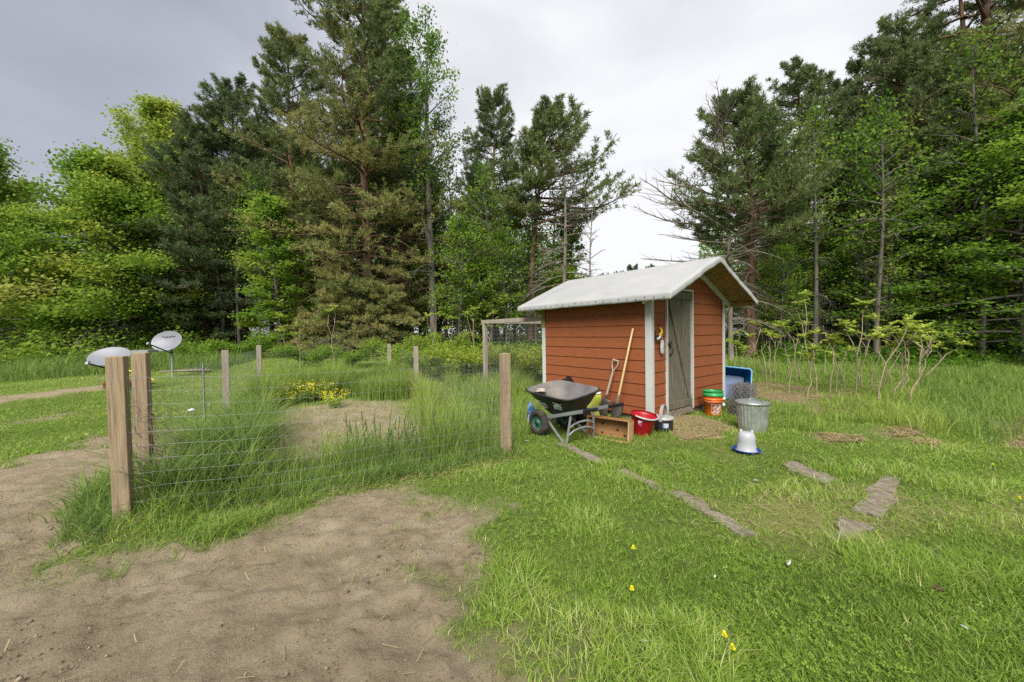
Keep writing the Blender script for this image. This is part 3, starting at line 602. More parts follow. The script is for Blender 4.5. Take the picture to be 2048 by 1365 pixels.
# lowest boughs of the tallest pine, drooping to a brown mound on the ground in front of it
def mound():
    o = heroes[0]; 
    for px, Z, hh, R, sd in ((690, 17.6, 2.3, 2.7, 70), (640, 18.0, 1.7, 2.0, 71), (760, 18.4, 3.0, 2.0, 72)):
        X = (px - CX) / F * Z; w_, c_ = tree(sd, hh, .04, R, cb=.25, nb=60, el=(-.15, .5), droop=.45, tip=.1, ns=11, nt_=6, nl=10, size=.17, wd=.03, tint=(.63, .08), prof=lambda t: np.clip(1.1 - t, 0, 1) ** .5, dead=16, sl=.5, smin=.2)
        off = Vector((X, Z, g1(X, Z))) - o.location; b = link('drooping_bough', w_, BARK_D, o, off); link('needles', c_, NEEDLE, b)
mound()
# bare trees
def bare(px, Z, ytop, label, grp, r0, R, seed, **k):
    X = (px - CX) / F * Z; H_ = float(at(px, ytop, Z).z) - g1(X, Z)
    w_, c_ = tree(seed, H_, r0, R, leaf='none', **k); return put_tree('bare_tree', X, Z, label, grp, w_, None, BARK_D, None)
bare(1128, 18.5, 318, 'dead grey tree with drooping bare twigs left of the shed roof', None, .12, 2.2, 21, cb=.22, nb=54, el=(-.05, .6), droop=.55, tip=0, ns=14, sl=.5, br=.010, dead=30, prof=lambda t: np.clip(1.1 - t, 0, 1) ** .6, smin=.2)
bare(1186, 17.5, 418, 'small bare sapling nearest the open sky left of the shed', None, .05, 1.2, 22, cb=.25, nb=24, el=(.3, 1.0), droop=.3, tip=0, ns=9, dead=6)
bare(1462, 14.2, 208, 'bare branching deciduous tree in front of the leaning pine', None, .08, 2.3, 23, cb=.34, nb=50, el=(.1, 1.1), droop=.14, tip=.15, ns=12, sl=.5, dead=40, lean=(-.4, 0), prof=topprof, smin=.2, asym=(.5, PI))
bare(1770, 15.2, 560, 'fallen tangle of dead grey branches under the broad pine', None, .06, 1.6, 24, cb=.1, nb=44, el=(-.5, .4), droop=.6, tip=0, ns=10, dead=30, prof=topprof)
# broadleaf heroes
def hero_leaf(px, Z, ytop, label, r0, R, seed, bark=None, grp=None, **k):
    X = (px - CX) / F * Z; H_ = float(at(px, ytop, Z).z) - g1(X, Z); k.setdefault('leaf', 'leaf')
    w_, c_ = tree(seed, H_, r0, R, **k); return put_tree('broadleaf_tree', X, Z, label, grp, w_, c_, bark or BARK_G, LEAF)
mapleprof = lambda t: np.clip(1.04 - t ** 1.5, 0, 1) ** .65
hero_leaf(232, 19, 350, 'bright green maple with layered drooping boughs behind the dishes', .16, 4.1, 31, cb=.08, nb=100, el=(-.05, 1.1), droop=.30, tip=.05, ns=12, sl=.55, nt_=6, nl=9, size=.16, sx=.30, sz=.20, tilt=.7, tint=(.56, .10), prof=mapleprof, dead=0)
hero_leaf(345, 25, 228, 'tall yellow green broadleaf tree between maple and dark pines', .22, 4.3, 32, cb=.25, nb=100, el=(.25, 1.25), droop=.1, tip=.1, ns=12, sl=.55, nt_=6, nl=8, size=.18, sx=.26, sz=.18, tilt=.8, tint=(.72, .07), prof=mapleprof, dead=0, gap=.1)
hero_leaf(-40, 17, 300, 'green broadleaf tree at the left edge showing only its boughs', .16, 3.0, 33, cb=.2, nb=60, el=(0, .9), ns=10, nt_=6, nl=6, size=.14, sx=.28, sz=.18, tilt=.7, tint=(.45, .1), prof=mapleprof, dead=0)
hero_leaf(35, 20.5, 470, 'pale green young maple at the left edge below the dark pine', .12, 3.2, 34, cb=.10, nb=60, el=(-.05, .9), droop=.25, ns=10, nt_=6, nl=6, size=.15, sx=.28, sz=.18, tilt=.7, tint=(.50, .1), prof=mapleprof, dead=0)
hero_leaf(868, 20, 60, 'airy tall broadleaf tree with sparse leaves and several stems', .20, 3.3, 35, cb=.40, nb=52, el=(.55, 1.05), droop=-.02, tip=.1, ns=10, sl=.42, nt_=4, nl=4, size=.135, sx=.2, sz=.16, tilt=1.0, tint=(.30, .1), prof=lambda t: np.clip(1.0 - .6 * t, 0, 1), dead=16, smin=.35, fork=(.30, .75, -.8), gap=.12)
hero_leaf(560, 18.2, 405, 'fresh green young broadleaf tree before the olive pines', .09, 2.0, 36, cb=.12, nb=44, el=(0, .9), ns=9, nt_=5, nl=6, size=.15, sx=.18, sz=.07, tint=(.50, .1), prof=mapleprof, dead=0)
hero_leaf(2050, 12.5, 232, 'bright green maple spreading layered boughs at the right edge', .13, 3.6, 37, cb=.08, nb=80, el=(-.05, .8), droop=.18, tip=.05, ns=11, sl=.5, nt_=6, nl=6, size=.125, sx=.22, sz=.09, tilt=.5, tint=(.42, .09), prof=mapleprof, dead=0)
hero_leaf(1905, 14.5, 395, 'green young maple under the forked giant pine', .09, 2.6, 38, cb=.08, nb=60, el=(-.05, .8), droop=.18, ns=10, nt_=5, nl=6, size=.125, sx=.22, sz=.09, tilt=.5, tint=(.38, .09), prof=mapleprof, dead=0)
hero_leaf(1640, 16, 475, 'slim light green broadleaf tree among the right hand pine trunks', .08, 1.9, 39, cb=.15, nb=44, el=(.1, 1.0), ns=9, nt_=5, nl=4, size=.13, sx=.2, sz=.08, tint=(.48, .1), prof=mapleprof, dead=6, gap=.2)
hero_leaf(1140, 22, 425, 'bright green broadleaf sapling seen through the dead tree', .07, 1.3, 40, cb=.15, nb=34, el=(.2, 1.0), ns=8, nt_=5, nl=5, size=.16, tint=(.55, .1), prof=mapleprof, dead=0, gap=.1)
def under_px(px): return np.interp(px, [-300, 0, 100, 300, 480, 600, 850, 1000, 1100, 1140, 1165, 1380, 1450, 1600, 1750, 1850, 2048], [420, 430, 520, 410, 430, 390, 430, 450, 490, 540, 560, 560, 530, 480, 410, 330, 250])
# understorey prototypes and copies
def sky_px(px): return np.interp(px, [-300, 0, 50, 95, 150, 230, 300, 400, 440, 520, 560, 640, 800, 830, 975, 1030, 1100, 1150, 1165, 1235, 1300, 1360, 1380, 1420, 1500, 1650, 1690, 1800, 2048, 2400],
    [330, 330, 400, 560, 345, 330, 250, 240, 215, 140, 95, 20, 20, 60, 200, 230, 250, 300, 500, 560, 560, 560, 420, 240, 200, 170, 110, 30, -100, -100])
protos = []
for i, (h, R, nb, nl, tn) in enumerate(((6.5, 1.9, 44, 5, .46), (4.8, 1.5, 36, 6, .50), (3.2, 1.2, 26, 6, .54), (8.5, 2.2, 54, 5, .42), (5.6, 1.7, 40, 4, .38))):
    protos.append((h, tree(60 + i, h, .022 + h * .006, R, cb=.26, nb=nb, el=(.30, 1.05), droop=.16, tip=.08, ns=8, sl=.55, nt_=4, leaf='leaf', nl=max(2, nl - 2), size=.14, sx=.20, sz=.11, tilt=.6, tint=(tn, .1), prof=lambda t: np.sin(PI * np.clip(.18 + .8 * t, 0, 1)) ** .8, dead=0, gap=.25, wig=.25)))
def scatter_under():
    r = np.random.default_rng(77); done = 0
    def one(px, Z, side, hmax=None):
        X = (px - CX) / F * Z; zg = g1(X, Z); top = float(at(px, float(under_px(px)) + r.uniform(0, 60), Z).z) - zg
        h, (w_, c_) = protos[r.integers(len(protos))]; s = r.uniform(.75, 1.25)
        if hmax: s = min(s, hmax / h)
        if h * s > top: s = top / h
        if s < .3: return
        put_tree('young_tree', X, Z, 'slim young broadleaf tree in the shaded understorey of the %s wood' % side, 'understorey of the %s wood' % side, w_, c_, BARK_G, LEAF, r.uniform(0, 6.28), (s, s, s))
    for k in range(112):
        px = r.uniform(-230, 1135); Z = float(forest_edge(np.array((px - CX) / F))) + (3.2 if 470 < px < 900 else .3) + 15 * r.random() ** 1.4; one(px, Z, 'left')
    for k in range(50):
        px = r.uniform(1455, 2330); Z = float(forest_edge(np.array((px - CX) / F))) + .3 + 14 * r.random() ** 1.4; one(px, Z, 'right')
    for k in range(12): one(r.uniform(1130, 1470), r.uniform(24, 34), 'left' if k % 2 else 'right', 3.4)
scatter_under()
def slim_trunks():
    r = np.random.default_rng(123)
    ps = [(h, tree(160 + i, h, .05 + .004 * h, R, cb=.48, nb=30, el=(.2, 1.0), droop=.1, tip=.1, ns=7, sl=.5, nt_=4, leaf='leaf', nl=2, size=.13, sx=.22, sz=.12, tilt=.7, tint=(.36, .1), prof=topprof, dead=14, gap=.25, wig=.2)) for i, (h, R) in enumerate(((8.5, 1.6), (7.0, 1.4), (10.0, 1.8)))]
    for lo, hi, n, side in ((1490, 2250, 30, 'right'), (430, 1120, 26, 'left'), (-150, 420, 10, 'left')):
        for k in range(n):
            px = lo + (hi - lo) * (k + r.uniform(.1, .9)) / n; a = (px - CX) / F; Z = float(forest_edge(np.array(a))) + r.uniform(.2, 5) + (2.5 if 560 < px < 860 else 0); X = a * Z
            top = float(at(px, float(sky_px(px)) + r.uniform(60, 220), Z).z) - g1(X, Z); h, (w_, c_) = ps[r.integers(3)]; s = np.clip(top / h, .5, 1.25)
            put_tree('young_tree', X, Z, 'thin bare stemmed tree with a light crown at the edge of the %s wood' % side, 'thin stemmed trees along the %s wood edge' % side, w_, c_, BARK_G, LEAF, r.uniform(0, 6.28), (.9, .9, s))
slim_trunks()
def scatter_back():
    r = np.random.default_rng(99)
    pool = [(o.children[0].data, o.children[1].data, max(v.co.z for v in o.children[0].data.vertices)) for o in (heroes[5], heroes[6], heroes[9], heroes[10], heroes[11], heroes[4], heroes[2])]
    def one(px, Z, side):
        w_, c_, h = pool[r.integers(len(pool))]; X = (px - CX) / F * Z; zg = g1(X, Z)
        top = float(at(px, float(sky_px(px)) + r.uniform(35, 190), Z).z) - zg; s = np.clip(top / h, .35, 1.35); a = np.clip(s, .7, 1.1)
        if top < 3.5: return
        put_tree('pine_tree', X, Z, 'slender pine standing deep among the trunks of the %s wood' % side, 'pines deep in the %s wood' % side, w_, c_, BARK_P, NEEDLE, r.uniform(0, 6.28), (a, a, s))
    for k in range(30):
        px = r.uniform(-200, 1110); one(px, float(forest_edge(np.array((px - CX) / F))) + 2.5 + r.uniform(0, 20), 'left')
    for k in range(20):
        px = r.uniform(1480, 2350); one(px, float(forest_edge(np.array((px - CX) / F))) + 2 + r.uniform(0, 18), 'right')
scatter_back()
# distant conifer tops over the roof
for i, (px, yt, lab) in enumerate(((1212, 545, 'tiny far conifer top left of three over the roof'), (1268, 526, 'tallest tiny far conifer top over the roof'), (1303, 528, 'tiny far conifer top next to the tallest one over the roof'), (1240, 540, 'small far conifer top in the gap beside the tallest one'))):
    Z = 62 + i * 3; X = (px - CX) / F * Z; hh = float(at(px, yt, Z).z) - g1(X, Z); me_ = heroes[3].children; s = hh / max(v.co.z for v in me_[0].data.vertices)
    put_tree('far_conifer', X, Z, lab, None, me_[0].data, me_[1].data, BARK_P, NEEDLE, i * 2., (s * .8, s * .8, s))
def far_mass():
    r = np.random.default_rng(5); n = 140000
    px = r.uniform(-500, 2500, n); Z = r.uniform(40, 58, n); X = (px - CX) / F * Z
    top = 1.38 + (668 - np.clip(sky_px(px), 250, 600) - 60) * Z / F; top = np.where((px > 1150) & (px < 1400), 1.38 + 85 * Z / F, np.minimum(top, 15)); top *= .55 + .45 * fbm(px * .012, Z * 0, 4, 3) * 1.8
    z = gh(X, Z) + r.random(n) ** .9 * np.clip(top, .5, 16)
    v, q, c = leaves(np.stack([X, Z, z], 1), 1, .1, .1, .42, np.full(n, .34) + .25 * (fbm(px * .02, z * .3, 6, 3) - .45), r, 1.0)
    stuff('far_woods', [(v, q, None, np.clip(c, 0, 1))], LEAF, 'far leafy mass of the wood closing the view between trunks', 'woods')
    # low growth over the forest floor and along its edge
    P = []
    for n, w0, w1, dens in ((40000, -1.0, 3.2, .55), (26000, 3, 16, .8)):
        a = r.uniform(-1.7, 1.7, n); Y = forest_edge(a) + r.uniform(w0, w1, n); X = a * Y; k = (fbm(X * .8, Y * .8, 14, 3) > .40) & (Y < 60) & ~((a > .17) & (a < .5)); X, Y = X[k], Y[k]
        hz = r.random(len(X)) ** 1.3 * dens * (.4 + 1.3 * fbm(X * .9, Y * .9, 44, 3)) * sst(-1.6, .8, Y - forest_edge(X / Y))
        P.append((*leaves(np.stack([X, Y, gh(X, Y) + hz], 1), 2, .10, .05, .13, .35 + .5 * (fbm(X * .5, Y * .5, 45, 3) - .45), r, .6)[:2], None, None))
        P[-1] = (P[-1][0], P[-1][1], None, np.repeat(np.clip(r.normal(.26, .14, len(P[-1][0]) // 4), 0, 1), 4))
    stuff('undergrowth', P, LEAF, 'low leafy undergrowth carpeting the edge and floor of the wood', 'undergrowth')
far_mass()
# ------------------------------------------------------------------ brambles and brush
def bush(name, px, Z, R, h, n, tint, label, cat='shrub', size=.075, stems=14, group=None, seed=0, sx=.09):
    r = np.random.default_rng(300 + seed); X = (px - CX) / F * Z; o = empty(name, (X, Z, g1(X, Z)), 0, label, cat, group)
    az = r.uniform(0, 2 * PI, stems); l = r.uniform(.5, 1.1, stems); s = np.linspace(0, 1, 7)[None, :]
    P = np.stack([np.cos(az)[:, None] * R * l[:, None] * s, np.sin(az)[:, None] * R * l[:, None] * s, h * l[:, None] * (1.9 * s - 1.25 * s ** 2)], -1)
    v, q = tubes(P, np.tile(.006 * (1 - .8 * s), (stems, 1)), 4); link('stems', mesh_np('stems', v, q), BARK_D, o)
    i, f = r.integers(0, stems, n), r.uniform(.2, 1, n) * 6; k = np.clip(f.astype(int), 0, 5); fr = (f - k)[:, None]
    C = P[i, k] * (1 - fr) + P[i, k + 1] * fr
    v, q, c = leaves(C, 5, sx, sx * .8, size, np.full(n, tint), r, .7); link('foliage', mesh_np('foliage', v, q, tint=np.clip(c, 0, 1)), LEAF, o); return o
BR = [(850, 11.5, 'bramble bush just left of the far right garden corner post'), (905, 11, 'bramble bush right of the far right garden corner post'), (940, 10.6, 'yellowish bramble bush left of the run post'), (985, 10.9, 'bramble bush inside the run behind its post'), (1030, 10.4, 'brownish bramble bush seen through the run wire by the shed'),
      (1062, 11.2, 'bramble bush tucked against the shed back corner'), (690, 13.5, 'low bramble bush behind the back garden wire under brown boughs'), (620, 14, 'low bramble bush behind the back garden wire on its left half'), (800, 13.4, 'tall bramble bush behind the back right garden post'), (880, 13.6, 'light green bramble bush before the trunk of the airy tree')]
for i, (px, Z, lab) in enumerate(BR): bush('bramble_bush', px, Z, 1.25, [1.1, 1.25, 1.3, 1.15, 1.2, 1.3, 1.0, 1.0, 1.3, 1.5][i], 640, [.62, .68, .75, .70, .80, .72, .5, .5, .62, .66][i], lab, seed=i, group='brambles between garden and wood')
for i, (px, Z, lab) in enumerate(((20, 19.5, 'low leafy bush at the left edge of the rough grass'), (95, 19.5, 'low leafy bush left of the flat dish'), (165, 19, 'low leafy bush just behind the flat dish'), (262, 18.6, 'low leafy bush between the two dishes'), (400, 17.5, 'low leafy bush right of the tall dish'), (465, 17, 'low leafy bush behind the left garden posts'))):
    bush('leafy_bush', px, Z, 1.5, .75 + .1 * (i % 3), 420, .42, lab, size=.11, seed=40 + i, group='bushes along the left wood edge', sx=.14)
# ------------------------------------------------------------------ sumac
STEM = mat('sumac stem', [(.3, (.18, .135, .09)), (.7, (.38, .30, .215))], 9, (1, 1, .3), .9)
SUML = leafmat('sumac leaves', [(0, (.27, .38, .05)), (.5, (.42, .50, .08)), (1, (.58, .58, .12))], .45)
def sumac(px, base, tip, label, seed, forks=2, Z=None, leafy=True, lx=0):
    r = random.Random(seed); b = gnd(px, base) if Z is None else on(px, Z); Y = b.y; top = at(px + lx, tip, Y).z - b.z; o = empty('sumac_shrub', b, 0, label, 'shrub', 'bare stemmed sumac shrubs')
    S = MB(); tips = []; dx = lx / F * Y
    hf = top * r.uniform(.42, .6); ox = r.gauss(0, .06)
    S.tube([(0, 0, -.05), (ox * .3, 0, hf * .35), (ox + dx * .2, r.gauss(0, .04), hf * .7), (ox * .8 + dx * .4, 0, hf)], [.015, .013, .011, .010], 6)
    base_p = Vector((ox * .8 + dx * .4, 0, hf))
    for k in range(forks):
        s = (-1 if k % 2 else 1) * r.uniform(.6, 1.2); rise = (top - hf) * (1 if k == 0 else r.uniform(.45, .95)); out = .21 * s * (top - hf) + (dx * .6 if k == 0 else 0)
        p1 = base_p + Vector((out * .55, r.gauss(0, .08), rise * .45)); p2 = base_p + Vector((out * .85, r.gauss(0, .1), rise * .82)); p3 = base_p + Vector((out * .9, r.gauss(0, .1), rise))
        S.tube([base_p, p1, p2, p3], [.009, .008, .007, .006], 6); tips.append(p3)
        if r.random() < .55:
            p4 = p1 + Vector((-out * .5, r.gauss(0, .12), rise * .25)); S.tube([p1, (p1 + p4) / 2 + Vector((0, 0, .03)), p4], [.008, .007, .006], 5); (tips.append(p4) if r.random() < .6 else None)
    S.build('stems', STEM, o)
    if leafy and tips:
        g = np.random.default_rng(seed); V, Q, C = [], [], []; off = 0
        for tpt in tips:
            for q in range(g.integers(7, 11)):       # pinnate leaves fanning from the tip
                a = g.uniform(0, 2 * PI); e = g.uniform(.1, 1.1); ln = g.uniform(.13, .24); d = np.array([math.cos(a) * math.cos(e), math.sin(a) * math.cos(e), math.sin(e)])
                sd_ = unit(np.cross(d, [0, 0, 1.]))
                for w_ in np.linspace(.25, 1, 6):
                    c0 = np.array(tpt) + d * ln * w_ - np.array([0, 0, .05 * w_ * w_])
                    for sg in (-1, 1):
                        l2 = .09 * (1.15 - .4 * w_); dd = unit(sd_ * sg + d * .7 + g.normal(0, .15, 3)); nn = unit(np.cross(dd, [0, 0, 1.])) * l2 * .30
                        V += [c0, c0 + dd * l2 * .5 + nn, c0 + dd * l2, c0 + dd * l2 * .5 - nn]; Q.append([off, off + 1, off + 2, off + 3]); off += 4; C += [float(g.uniform(.2, .8))] * 4
        link('foliage', mesh_np('foliage', np.array(V), np.array(Q), tint=C), SUML, o)
    return o
SUM = [(1468, 742, 668, 2, 'leafy sumac hard against the right corner of the shed', 0, 1), (1486, 745, 690, 1, 'short bare sumac stub just right of the blue tub', 0, 0), (1508, 748, 650, 2, 'sumac with two small leaf tufts right of the blue tub', 0, 1), (1526, 752, 700, 1, 'short broken sumac stub in the grass past the blue tub', 0, 0), (1552, 760, 650, 3, 'wide forked sumac above the wire roll with several tufts', 12, 1), (1575, 758, 715, 1, 'knee high bare sumac stub behind the brown mulch', 0, 0),
       (1594, 765, 650, 2, 'sumac with crossing twigs behind the mulch patch', 0, 1), (1622, 770, 590, 2, 'tallest forked sumac with a tuft above all others', -14, 1), (1634, 790, 668, 2, 'low crooked sumac at the foot of the tallest one', -10, 1), (1660, 786, 655, 3, 'straight sumac with three tufts on the second mulch patch', 10, 1), (1690, 778, 700, 1, 'short bare sumac stub between mulch patches', 0, 0), (1712, 790, 612, 2, 'thick stemmed sumac with the highest middle tuft', -2, 1), (1724, 775, 640, 2, 'sumac leaning right with a tuft over dark woods', 22, 1),
       (1742, 780, 690, 1, 'thin bare sumac between the thick stemmed and the double one', 0, 0), (1758, 806, 645, 2, 'double stemmed sumac with a large tuft near the dandelions', 38, 1), (1786, 800, 665, 2, 'slanting pale sumac with small side tuft', 16, 1), (1804, 795, 655, 1, 'upright thin sumac beside the slanting pale one', 6, 1), (1818, 808, 660, 3, 'dark based sumac with long side shoots at the tall grass', 10, 1), (1838, 770, 680, 2, 'bare twiggy sumac before the tall grass clump', 26, 0), (1850, 765, 690, 2, 'last sumac at the right, bending to a low tuft', 62, 1)]
for i, (px, b_, tp, fk, lab, lx, lf) in enumerate(SUM): sumac(px, b_, tp, lab, 500 + i, fk, leafy=bool(lf), lx=lx)
for i in range(16):
    r_ = random.Random(900 + i); sumac(1478 + i * 24 + r_.uniform(-8, 8), r_.uniform(745, 792), r_.uniform(660, 712), 'thin nearly leafless sumac whip standing in the rough grass right of the shed', 900 + i, 1, leafy=i % 3 == 0, lx=r_.uniform(-8, 10))
for i, (px, Z, tp, lab, lx) in enumerate(((572, 13.5, 635, 'thin sumac stem leaning left behind the back garden wire', -22), (598, 13.2, 652, 'sumac with two tufts behind the back garden wire', -6), (668, 13, 618, 'sumac stem rising before the brown drooping boughs', -6), (862, 12.5, 632, 'pale bare sumac stems behind the far right garden post', 4), (905, 12.2, 640, 'sumac with pale tufts left of the run', -6), (948, 11.8, 622, 'tall sumac with tufts over the run beam end', -8), (985, 12, 628, 'sumac with a pale tuft above the run beam', 2))):
    sumac(px, 0, tp, lab, 560 + i, 2, Z=Z, leafy=True, lx=lx)
# ------------------------------------------------------------------ shed
WHITE = mat('white painted trim', [(.3, (.41, .42, .39)), (.7, (.51, .51, .495))], 5, (1, 1, .3), .6, dirt=(.42, .46, .33), dscale=2.2, dlo=.52, dhi=.85)
SIDING = mat('rust red wood grain siding', [(.3, (.18, .054, .019)), (.55, (.255, .079, .028)), (.8, (.315, .107, .040))], 5, (1.2, 1.2, 22), .75, bump=.35, bscale=7, bst=(2, 2, 40), dirt=(.24, .078, .03), dscale=1.3, spec=.25)
GREYWOOD = mat('weathered grey green boards', [(.25, (.045, .040, .026)), (.5, (.13, .117, .080)), (.75, (.215, .195, .14))], 4, (14, 14, 1.0), .9, bump=.7, bscale=7, bst=(26, 26, 1.0), dirt=(.10, .10, .055), dscale=4)
POSTW = mat('sawn post wood', [(.25, (.15, .105, .062)), (.5, (.30, .225, .14)), (.78, (.40, .31, .20))], 3.2, (16, 16, .9), .9, bump=.6, bscale=6, bst=(30, 30, 1.1), dirt=(.20, .17, .125), dscale=3.5)
GREYP = mat('silvered post wood', [(.25, (.17, .14, .11)), (.5, (.30, .255, .205)), (.78, (.42, .37, .31))], 3.2, (16, 16, .9), .9, bump=.6, bscale=6, bst=(30, 30, 1.1))
TARP = mat('white vinyl cover', [(.3, (.32, .325, .315)), (.7, (.38, .38, .37))], 1.5, rough=.5, dirt=(.28, .285, .25), dscale=2.6, dlo=.55, dhi=.9, bump=.12, bscale=9)
OSB = mat('strand board', [(.3, (.13, .08, .035)), (.5, (.26, .17, .075)), (.7, (.38, .27, .13))], 14, (1, 2.5, 2.5), .85, dirt=(.08, .05, .03), dscale=2.2)
CONC = mat('old concrete', [(.3, (.16, .132, .098)), (.6, (.25, .212, .162)), (.8, (.34, .30, .235))], 26, rough=.95, bump=.9, bscale=70, dirt=(.15, .125, .085), dscale=14, dlo=.48, dhi=.6)
BLACK = plain('black iron', (.012, .012, .013), .5)
shed = empty('garden_shed', (SN.x, SN.y, 0), math.atan2(SA.y, SA.x), 'small rust red shed with white tarp roof and grey plank door', 'shed')
SLP, RZ, OS, PF, PB = .44, 2.545, .27, .48, .48    # roof slope, ridge height, side / front / back overhang
zroof = lambda s: RZ - abs(s - SW / 2) * SLP       # top of the roof boards over x = s
b = MB(); b.box(.03, SW - .03, .03, SL - .03, -.25, .035); b.build('foundation', CONC, shed, bevel=.008)
seams = [.035] + [.175 + .184 * k for k in range(14)]
dz0, dz1, dx0, dx1 = .06, 2.035, .435, 1.215       # door opening
def board(b, s00, s01, s10, s11, z0, z1, fn):      # one lap board: bottom edge proud
    p0, p1 = .016, .004
    v = [fn(s00, 0, z0), fn(s01, 0, z0), fn(s01, p0, z0), fn(s00, p0, z0), fn(s10, 0, z1), fn(s11, 0, z1), fn(s11, p1, z1), fn(s10, p1, z1)]
    b.add(v, [(0, 1, 2, 3), (4, 7, 6, 5), (3, 2, 6, 7), (0, 4, 5, 1), (0, 3, 7, 4), (1, 5, 6, 2)])
def gable(y0, sg, door):
    b = MB(); fn = lambda s, p, z: (s, y0 + sg * p, z)
    for z0, z1 in zip(seams[:-1], seams[1:]):
        z1 -= .003
        lim = lambda z: max(.0, (z - (zroof(0) - .06)) / SLP)
        a0, a1 = lim(z0), lim(z1)
        if a0 >= SW / 2 - .02: break
        a1 = min(a1, SW / 2 - .01)
        spans = [(0, SW)]
        if door and z0 < dz1 - .035: spans = [(0, dx0 - .03), (dx1 + .03, SW)]
        for u0, u1 in spans:
            q = (max(u0, a0), min(u1, SW - a0), max(u0, a1), min(u1, SW - a1))
            if q[1] - q[0] > .02 and q[3] - q[2] > .005: board(b, *q, z0, z1, fn)
    return b
gable(0, -1, True).build('front_wall', SIDING, shed); gable(SL, 1, False).build('back_wall', SIDING, shed)
for nm, x0, sg in (('side_wall', 0, -1), ('side_wall', SW, 1)):
    b = MB()
    for z0, z1 in zip(seams[:-1], seams[1:]):
        if z0 > zroof(0) - .09: break
        board(b, 0, SL, 0, SL, z0, min(z1 - .003, zroof(0) - .05), lambda s, p, z: (x0 + sg * p, s, z))
    b.build(nm, SIDING, shed)
b = MB(); b.box(.02, SW - .02, .02, .05, .036, 1.95) if False else None
DARK = plain('painted interior shade', (.02, .017, .013), .9); b = MB(); b.box(dx0 - .02, dx1 + .02, .045, .06, .04, dz1); b.build('interior_shade_sheet', DARK, shed)  # near-black sheet behind the planks paints in the shade of the shed inside
def corner(x, sx, y, sy, z0, z1, nm='corner_trim', m=None):
    b = MB(); t = .02
    b.box(min(x + sx * .017, x + sx * (.017 + t)), max(x + sx * .017, x + sx * (.017 + t)), min(y + sy * .037, y - sy * .070), max(y + sy * .037, y - sy * .070), z0, z1)
    b.box(min(x + sx * .0165, x - sx * .045), max(x + sx * .0165, x - sx * .045), min(y + sy * .017, y + sy * .037), max(y + sy * .017, y + sy * .037), z0, z1)
    return b.build(nm, m or WHITE, shed, bevel=.003)
corner(0, -1, 0, -1, .0, 1.86); corner(SW, 1, 0, -1, .02, 1.92)
b = MB(); b.box(-.037, -.017, SL - .05, SL + .037, .02, 1.46); b.build('corner_trim', WHITE, shed, bevel=.003)
b = MB(); b.box(-.04, -.016, SL - .045, SL + .06, 1.463, 1.93); b.build('corner_post', mat('green treated lumber', [(.3, (.15, .13, .04)), (.7, (.28, .24, .08))], 4, (12, 12, 1), .9), shed, bevel=.003)
b = MB(); b.box(SW + .017, SW + .037, SL - .05, SL + .037, .02, 1.9); b.build('corner_trim', WHITE, shed, bevel=.003)
# rake trim under the front overhang
b = MB()
for sg in (-1, 1):
    e = SW / 2 + OS - .02
    p0 = (SW / 2 + sg * .02, zroof(SW / 2) - .035); p1 = (SW / 2 + sg * e, zroof(SW / 2 + sg * e) - .035)
    b.prism([(p0[0], p0[1]), (p1[0], p1[1]), (p1[0], p1[1] - .10), (p0[0], p0[1] - .10)], -.060, -.024, lambda u, w, d: (u, d, w))
b.build('rake_trim', WHITE, shed, bevel=.004)
# door
door = MB(); xs = np.linspace(dx0 + .004, dx1 - .03, 6)
for i in range(5): door.box(xs[i] + .003, xs[i + 1] - .003, -.016 - .004 * (i % 2), .012, dz0 + .02, dz1 - .03)
door = door.build('door', GREYWOOD, shed, bevel=.003)
b = MB(); zt = dz1 - .035
for z_ in (dz0 + .03, zt - .12): b = MB(); b.box(dx0 + .006, dx1 - .032, -.045, -.021, z_, z_ + .12); b.build('rail', GREYWOOD, door, bevel=.004)
b = MB(); b.bar((dx0 + .055, -.033, zt - .125), (dx1 - .09, -.033, dz0 + .155), .085, .023, up=(0, 1, 0)); b.build('brace', GREYWOOD, door, bevel=.004)
b = MB(); hx = dx0 + .085
b.tube([(hx, -.022, .98), (hx, -.05, .985), (hx + .004, -.066, 1.02), (hx + .004, -.066, 1.06), (hx, -.05, 1.095), (hx, -.022, 1.10)], .007, 8); b.box(hx - .016, hx + .016, -.026, -.021, .955, .995); b.box(hx - .016, hx + .016, -.026, -.021, 1.085, 1.125)
b.build('handle', BLACK, door, bevel=.002)
b = MB(); b.lathe([(.001, 0), (.03, .002), (.034, .012), (.02, .022), (.001, .024)], 14, Matrix.Translation((dx0 + .01, -.045, 1.155)) @ Matrix.Rotation(PI / 2, 4, 'X'))
b.bar((dx0 + .02, -.05, 1.155), (dx0 + .09, -.045, 1.185), .012, .012); b.bar((dx0 + .02, -.05, 1.15), (dx0 + .10, -.045, 1.15), .014, .01); b.build('latch', BLACK, door)
b = MB()
b.box(dx0 - .032, dx0, -.042, .01, dz0 - .03, dz1 + .02); b.box(dx1, dx1 + .032, -.042, .01, dz0 - .03, dz1 + .02); b.box(dx0 + .001, dx1 - .001, -.040, .008, dz1 - .012, dz1 + .020)
b.build('door_frame', WHITE, shed, bevel=.003)
b = MB(); b.box(dx0 - .01, dx1 + .01, -.035, .03, -.04, dz0 + .012); b.build('door_sill', CONC, shed, bevel=.006)
